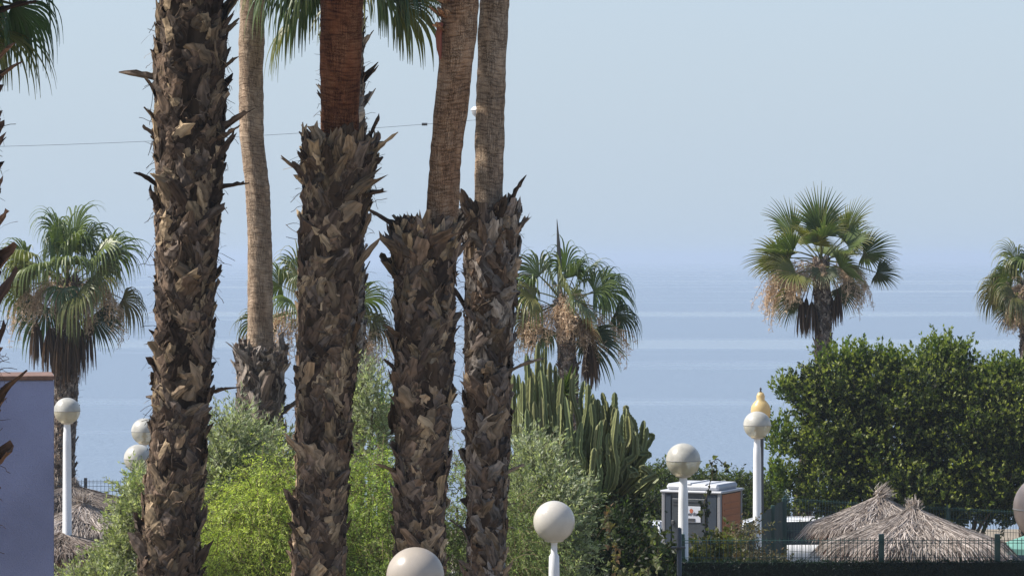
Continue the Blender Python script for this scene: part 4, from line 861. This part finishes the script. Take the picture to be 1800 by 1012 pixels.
# ------------------------------------------------------------------ fences
M_fgreen = plain('green_fence_metal', (.02, .06, .05), .45)
M_fgrey = plain('grey_fence_metal', (.05, .055, .06), .5)
def mesh_fence(name, label, p0, p1, ztop, zbot, posts, sp=.05, hs=.2, mat=None, pr=.03, ptop=.06, wr=.0035, zt1=None):
    p0 = np.array(p0, float); p1 = np.array(p1, float); L = np.linalg.norm(p1-p0); d = (p1-p0)/L; zt1 = ztop if zt1 is None else zt1
    t = thing(name, ((p0[0]+p1[0])/2, (p0[1]+p1[1])/2, 0), label, 'fence')
    g = G(); s = np.arange(0, L, sp); zt = ztop+(zt1-ztop)*s/L
    def rod(A, B, r_):
        n = len(A); T = nrm(B-A); S = nrm(np.cross(T, [.3, .9, .2])); U = np.cross(T, S); ph = np.arange(4)*math.pi/2
        V = np.stack([A[:, None]+r_*(np.cos(ph)[None, :, None]*S[:, None]+np.sin(ph)[None, :, None]*U[:, None]), B[:, None]+r_*(np.cos(ph)[None, :, None]*S[:, None]+np.sin(ph)[None, :, None]*U[:, None])], 1); g.grid(V, np.ones(3), wrap=True)
    xy = p0+d*s[:, None]; rod(np.c_[xy, 0*s+zbot], np.c_[xy, zt+.03], wr)
    hz = np.concatenate([np.arange(0, ztop-zbot, hs), np.arange(0, ztop-zbot, hs*3)+.03])
    n = len(hz); rod(np.c_[np.repeat(p0[None], n, 0)+[0, -wr*2], ztop-hz], np.c_[np.repeat(p1[None], n, 0)+[0, -wr*2], zt1-hz], wr)
    g.build('wire_mesh', mat or M_fgreen, t)
    for q in posts:
        c = p0+d*q; zz = ztop+(zt1-ztop)*q/L+ptop
        G().box(c[0]-pr, c[0]+pr, c[1]+.01, c[1]+.01+2*pr, 0, zz, bev=.004).build('post', mat or M_fgreen, t)
    return t
Yf = 39.5; X = lambda px, Y=39.5: (px-900)/FPX*Y
mesh_fence('mesh_fence', 'dark green wire mesh fence with square posts along the bottom right, above the hedge screen', (X(1196), Yf), (X(2000), Yf), float(at(0, 949, Yf)[2]), 1.0, [0.02, X(1550)-X(1196), X(1754)-X(1196), X(1960)-X(1196)], sp=.05, hs=.2, ptop=.07, wr=.0038)
t = thing('fence_post', (X(1194, 38.9), 38.9, 0), 'slim dark post standing in front of the white lamp post by the toilet', 'post')
xx = X(1194, 38.9); G().lathe([(.03, 0), (.028, float(at(0, 928, 38.9)[2])), (.001, float(at(0, 926, 38.9)[2]))], xx, 38.9, 12).build('post', plain('slate_post', (.05, .055, .06), .5), t, True)
G().box(xx-.09, xx+.07, 38.86, 38.94, float(at(0, 963, 38.9)[2]), float(at(0, 963, 38.9)[2])+.02, bev=.004).build('clamp', M_dark, t)
mesh_fence('mesh_fence', 'green wire fence with a tall post before the white car and right parasols', (X(1376, 66), 66), (X(1445, 66)+5.5, 66), float(at(0, 876, 66)[2]), 0.3, [0.05, 3.2, 6.2], sp=.055, hs=.2, wr=.004, zt1=float(at(0, 908, 66)[2]))
mesh_fence('mesh_fence', 'grey wire mesh fence before the sea behind the left thatched parasols', (X(0, 66), 66), (X(420, 66), 66), float(at(0, 845, 66)[2]), 0.05, [.05, 1.65, 3.3, 4.6], sp=.075, hs=.1, mat=M_fgrey, wr=.004)

def hedge_screen():
    r = rs(9); g = G(); x0, x1 = X(1190), X(2000); z1 = float(at(0, 984, Yf)[2]); Y = Yf-.06
    g.box(x0, x1, Y-.03, Y+.03, .02, z1-.02, col=(.012, .022, .018))
    n = 26000; p = np.stack([x0+(x1-x0)*r.rand(n), Y-.04-.03*r.rand(n), 2.2+(z1-2.2+.0)*r.rand(n)], 1); 
    m = 5000; p[:m, 2] = z1-.02+.012*np.sin(p[:m, 0]*23)+.01*r.rand(m); p[:m, 1] = Y+r.normal(size=m)*.025
    d = nrm(r.normal(size=(n, 3))+np.array([0, -.7, .2])); s = nrm(np.cross(d, r.normal(size=(n, 3)))); L = .035*(.5+r.rand(n, 1))
    g.rhombs(p, p+d*L*.5+s*.004, p+d*L, p+d*L*.5-s*.004, np.array((.016, .034, .026))*(.4+1.2*r.rand(n, 1)))
    tag(g.build('hedge_screen', M_leaf), 'dark green artificial hedge screen tied to the fence along the bottom right', 'screen')
hedge_screen()
def cloth_screen():
    g = G(); A = (X(1305, 48), 48.0); B = (X(1373, 60), 60.0); k, m = 14, 40; u = np.linspace(0, 1, m)
    za = float(at(0, 925, 48)[2]); zb = float(at(0, 880, 60)[2]); V = np.zeros((2, k, m, 3))
    for s_, off in enumerate((0, .012)):
        V[s_, :, :, 0] = A[0]+(B[0]-A[0])*u+.02*np.sin(u*40)+off; V[s_, :, :, 1] = A[1]+(B[1]-A[1])*u; V[s_, :, :, 2] = (za+(zb-za)*u)*np.linspace(0, 1, k)[:, None]
    g.grid(V, np.ones(3)); t = thing('cloth_screen', (A[0], 54, 0), 'dark green cloth windscreen on a fence running back toward the sea', 'screen')
    g.build('cloth', plain('green_cloth', (.012, .032, .026), .8, bump=.5, bscale=40, var=.3), t)
    for u_ in (0, .33, .66, 1): 
        x = A[0]+(B[0]-A[0])*u_+.05; y = A[1]+(B[1]-A[1])*u_; G().box(x-.03, x+.03, y-.03, y+.03, 0, za+(zb-za)*u_+.05, bev=.004).build('post', M_fgreen, t)
cloth_screen()

# ------------------------------------------------------------------ thatched parasols
def thatch(label, px, py, Y, Rm, H, seed, tuft=.3, cols=None, n=5200, tilt=(0, 0), lean=0., rim=.18):
    r = rs(seed); a = at(px, py, Y); t = thing('thatched_parasol', (a[0], Y, 0), label, 'parasol', 'thatched beach parasols')
    cols = np.array(cols or [(.42, .36, .31), (.30, .25, .21), (.52, .45, .39), (.17, .135, .115), (.60, .53, .47)])
    def surf(s, ph, lift=0):
        # s 0 apex..1 rim ; faceted cone (six rafters) slightly concave
        fac = 1-.06*np.abs(np.sin(ph*3)); rr = Rm*s*fac*(1+.04*np.sin(ph*2+seed)); z = a[2]-H*(s**.82)+lift-.05*np.abs(np.sin(ph*3))*s
        return np.stack([a[0]+rr*np.cos(ph), Y+rr*np.sin(ph), z+tilt[0]*rr*np.cos(ph)+tilt[1]*rr*np.sin(ph)], -1)
    g = G(); S, PH = np.meshgrid(np.linspace(0.01, 1, 12), np.linspace(0, 2*math.pi, 49)[:-1], indexing='ij')
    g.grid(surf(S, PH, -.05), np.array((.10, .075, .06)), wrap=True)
    # bundles of straw lying down the slope
    k = 6; s0 = r.rand(n)**.7*.93; ph = r.rand(n)*6.283; ln = .10+.22*r.rand(n); dph = r.normal(size=n)*.05/np.maximum(s0, .15)
    u = np.linspace(0, 1, k); ss = s0[:, None]+ln[:, None]*u; pp = ph[:, None]+dph[:, None]*u
    P = surf(ss, pp, 0)+np.array([0, 0, 1.])*(.01+.05*r.rand(n, 1, 1))*(1+.6*u[None, :, None]*(r.rand(n, 1, 1)-.4)); P[:, :, 2] -= np.maximum(ss-1, 0)*.9
    T = nrm(np.gradient(P, axis=1)); N_ = np.array([0, 0, 1.]); S_ = nrm(np.cross(T, N_+.5*r.normal(size=(n, 1, 3))))*(.004+.007*r.rand(n, 1, 1))*np.array([1, 1, .9, .8, .6, .2])[None, :, None]
    # clumps: tint shared by direction so that locks show
    lock = (np.floor(ph*11+s0*3).astype(int) % 17)/17.; c = cols[r.randint(len(cols), size=n)]*(.38+.45*lock+.55*r.rand(n))[:, None]
    ribbon(g, P, S_, c, fold=.8, U=nrm(np.cross(S_, T)))
    # fringe hanging from the rim, reddish underneath
    n2 = n//4; ph = r.rand(n2)*6.283; p = surf(np.full(n2, .93)+.06*r.rand(n2), ph, -.04); d = np.stack([np.cos(ph)*.7, np.sin(ph)*.7, -1+0*ph], 1)+r.normal(size=(n2, 3))*.25
    Q, E = curve_pts(p, d, rim*(.5+.9*r.rand(n2)), 5, .2); s_ = nrm(np.cross(E, r.normal(size=(n2, 1, 3))))*.006
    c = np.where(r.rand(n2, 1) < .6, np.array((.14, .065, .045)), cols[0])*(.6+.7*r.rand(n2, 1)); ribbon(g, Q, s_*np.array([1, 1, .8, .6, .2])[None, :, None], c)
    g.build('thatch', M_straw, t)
    if tuft:
        g = G(); n3 = 420; ph = r.rand(n3)*6.283; el = R(20)+R(65)*r.rand(n3); d = np.stack([np.cos(ph)*np.cos(el)+lean, np.sin(ph)*np.cos(el), np.sin(el)], 1)
        p = np.repeat(a[None], n3, 0)+r.normal(size=(n3, 3))*.05; Q, E = curve_pts(p, d, tuft*(.35+.9*r.rand(n3)), 5, .1); s_ = nrm(np.cross(E, r.normal(size=(n3, 1, 3))))*.0055
        ribbon(g, Q, s_*np.array([1, 1, .8, .6, .2])[None, :, None], cols[r.randint(len(cols), size=n3)]*(.7+.6*r.rand(n3, 1))); g.build('tuft', M_straw, t)
        G().tube([a+[0, 0, -.25], a+[0, 0, .04]], [.10, .05], 10, (.2, .16, .13)).build('tie', M_straw, t)
    G().lathe([(.06, 0), (.055, a[2]-.08)], a[0], Y, 14, (.25, .2, .15)).build('pole', M_stem, t, True)
    g = G()
    for i in range(6):
        q = i*math.pi/3; e = surf(np.array([.9]), np.array([q]), -.12)[0]; g.tube([[a[0], Y, a[2]-.25], e], .02, 6, (.2, .15, .1))
    g.build('rafters', M_stem, t)
    return t
thatch('front thatched parasol with a short pale tuft, bottom right beside the mesh fence', 1606, 892, 57, 1.58, .62, 501, tuft=.12, n=7500)
thatch('rear right thatched parasol with a dark windblown tuft in front of the dense dark tree', 1548, 871, 61.5, 1.33, .60, 502, tuft=.20, lean=.7, n=6000, tilt=(-.05, 0))
thatch('middle of the three left thatched parasols, with a pale splayed top', 146, 884, 58, .98, .48, 503, tuft=.18, n=5200, rim=.14)
thatch('darker thatched parasol behind the others at the left, just below the lamp globe', 128, 855, 63, 1.25, .34, 504, tuft=.1, n=4200, cols=[(.20, .17, .145), (.14, .115, .10), (.27, .23, .20)])
thatch('low thatched parasol at the left, its flat rim seen below the others', 108, 940, 52, .98, .24, 505, tuft=0, n=3600, cols=[(.25, .20, .165), (.18, .14, .115), (.33, .28, .24)])

# ------------------------------------------------------------------ parked cars
def car(label, x, y, rot, col, seed, L=4.4, W=1.78, H=1.5, glass=(.03, .04, .05)):
    t = thing('parked_car', (x, y, 0), label, 'car', 'cars parked along the road'); ca, sa = math.cos(rot), math.sin(rot)
    M = lambda V: np.stack([x+np.asarray(V)[..., 0]*ca-np.asarray(V)[..., 1]*sa, y+np.asarray(V)[..., 0]*sa+np.asarray(V)[..., 1]*ca, np.asarray(V)[..., 2]], -1)
    m_b, tt, p = new_mat('car_paint'); p.inputs['Base Color'].default_value = (*col, 1); p.inputs['Roughness'].default_value = .25; p.inputs['Coat Weight'].default_value = .5
    m_g, tt, p = new_mat('car_glass'); p.inputs['Base Color'].default_value = (*glass, 1); p.inputs['Roughness'].default_value = .06
    h = L/2
    sec = [(-h, .35, .70, .80), (-h+.06, .25, .82, .90), (-h+.5, .22, .93, .97), (-h+1.15, .22, .98, 1), (0, .22, .98, 1), (h-1.3, .22, .97, 1), (h-.5, .22, .90, .97), (h-.08, .25, .78, .88), (h, .35, .62, .76)]
    V = []
    for sx, zl, zu, ws in sec:
        w_ = W/2*ws; V.append([(sx, -w_*.92, zl), (sx, -w_, zl+.15), (sx, -w_, zu-.2), (sx, -w_*.93, zu-.03), (sx, -w_*.6, zu+.02), (sx, w_*.6, zu+.02), (sx, w_*.93, zu-.03), (sx, w_, zu-.2), (sx, w_, zl+.15), (sx, w_*.92, zl)])
    V = M(np.array(V)); g = G().grid(V, np.ones(3), wrap=True); g.ngon(V[0][::-1]); g.ngon(V[-1]); g.build('body', m_b, t, True)
    # glasshouse
    zr = H; pro = [(-h+.12, .93), (-h+.55, zr-.12), (-h+.95, zr-.02), (0.1, zr), (.75, zr-.05), (h-1.25, .96)]
    V = []
    for i, (sx, z) in enumerate(pro):
        wt = W/2*(.74 if z > 1.1 else .86); V.append([(sx, -W/2*.9, .93), (sx, -wt, z), (sx, wt, z), (sx, W/2*.9, .93)])
    V = M(np.array(V)); G().grid(V, np.ones(3)).build('windows', m_g, t, False)
    # roof skin and pillars
    g = G(); V = []
    for sx, z in pro[1:5]:
        V.append([(sx, -W/2*.75, z-.05), (sx, -W/2*.66, z+.012), (sx, 0, z+.03), (sx, W/2*.66, z+.012), (sx, W/2*.75, z-.05)])
    g.grid(M(np.array(V)), np.ones(3))
    for sx0, z0, sx1, z1 in ((-h+.12, .93, -h+.55, zr-.10), (-h+1.25, .93, -h+1.35, zr-.04), (.1, .93, .12, zr-.04), (h-1.25, .95, .75, zr-.06)):
        for s in (-1, 1): g.tube(M(np.array([(sx0, s*W/2*.905, z0), (sx1, s*W/2*.75, z1)])), .035, 6)
    g.build('roof', m_b, t, True)
    mt = plain('tyre_rubber', (.02, .02, .02), .8); mr = plain('wheel_rim', (.4, .4, .42), .3, .8)
    for sx in (-h+.8, h-.85):
        for s in (-1, 1):
            c0 = np.array([(sx, s*(W/2-.2), .32), (sx, s*(W/2+.01), .32)]); wobj = G().tube(M(c0), .32, 24).build('wheel', mt, t, True)
            G().tube(M(np.array([(sx, s*(W/2-.1), .32), (sx, s*(W/2+.02), .32)])), .2, 20).build('rim', mr, wobj)
    for s in (-1, 1):
        G().box(h-.14, h+.01, s*W*.34-.14, s*W*.34+.14, .58, .70, bev=.03, M=M).build('headlight', plain('lamp_glass', (.7, .72, .75), .1), t)
        G().box(-h-.01, -h+.1, s*W*.36-.11, s*W*.36+.11, .66, .80, bev=.03, M=M).build('tail_light', plain('red_lamp', (.4, .02, .02), .2), t)
        G().box(h-1.35, h-1.2, s*(W/2+.05)-.08, s*(W/2+.05)+.08, .96, 1.08, bev=.03, M=M).build('mirror', m_b, t)
    return t
car('white car with dark windows parked behind the mesh fence left of the right thatched parasols', at(1440, 0, 69.5)[0], 69.5, R(4), (.75, .76, .78), 1, H=1.42)
car('white car mostly hidden by shrubs left of the portable toilet', at(1095, 0, 69.5)[0], 69.5, R(-3), (.72, .73, .75), 2, L=4.0, H=1.38)
car('blue grey car at the right edge behind the mesh fence', at(1850, 0, 62)[0], 62, R(2), (.10, .13, .19), 3, H=1.45)
# teal parasol canopy folded low by the right edge
def teal():
    Y = 59.5; a = at(1785, 940, Y); t = thing('canvas_parasol', (a[0]+.25, Y, 0), 'pale teal canvas parasol beside the thatched parasol at the right edge', 'parasol')
    g = G(); k, m = 6, 33; s = np.linspace(.02, 1, k)[:, None]; ph = np.linspace(0, 2*math.pi, m)[None]; rr = .62*s*(1-.08*np.abs(np.sin(ph*4)))
    V = np.stack([a[0]+.25+rr*np.cos(ph), Y+rr*np.sin(ph), a[2]+.02-.22*s**1.1+0*ph], -1); V2 = V.copy(); V2[..., 2] -= .01
    skirt = V[-1:].repeat(2, 0).copy(); skirt[1, :, 2] -= .1
    g.grid(V, np.ones(3)).grid(skirt, np.ones(3)); g.build('canopy', plain('teal_canvas', (.12, .27, .22), .8, var=.1), t)
    G().lathe([(.025, 0), (.022, a[2])], a[0]+.25, Y, 12).build('pole', M_white, t, True)
teal()

# local offsets: build() subtracted the thing's location, so parts sit where they were modelled
print('objects', len(bpy.data.objects), 'faces', sum(len(m.polygons) for m in bpy.data.meshes))
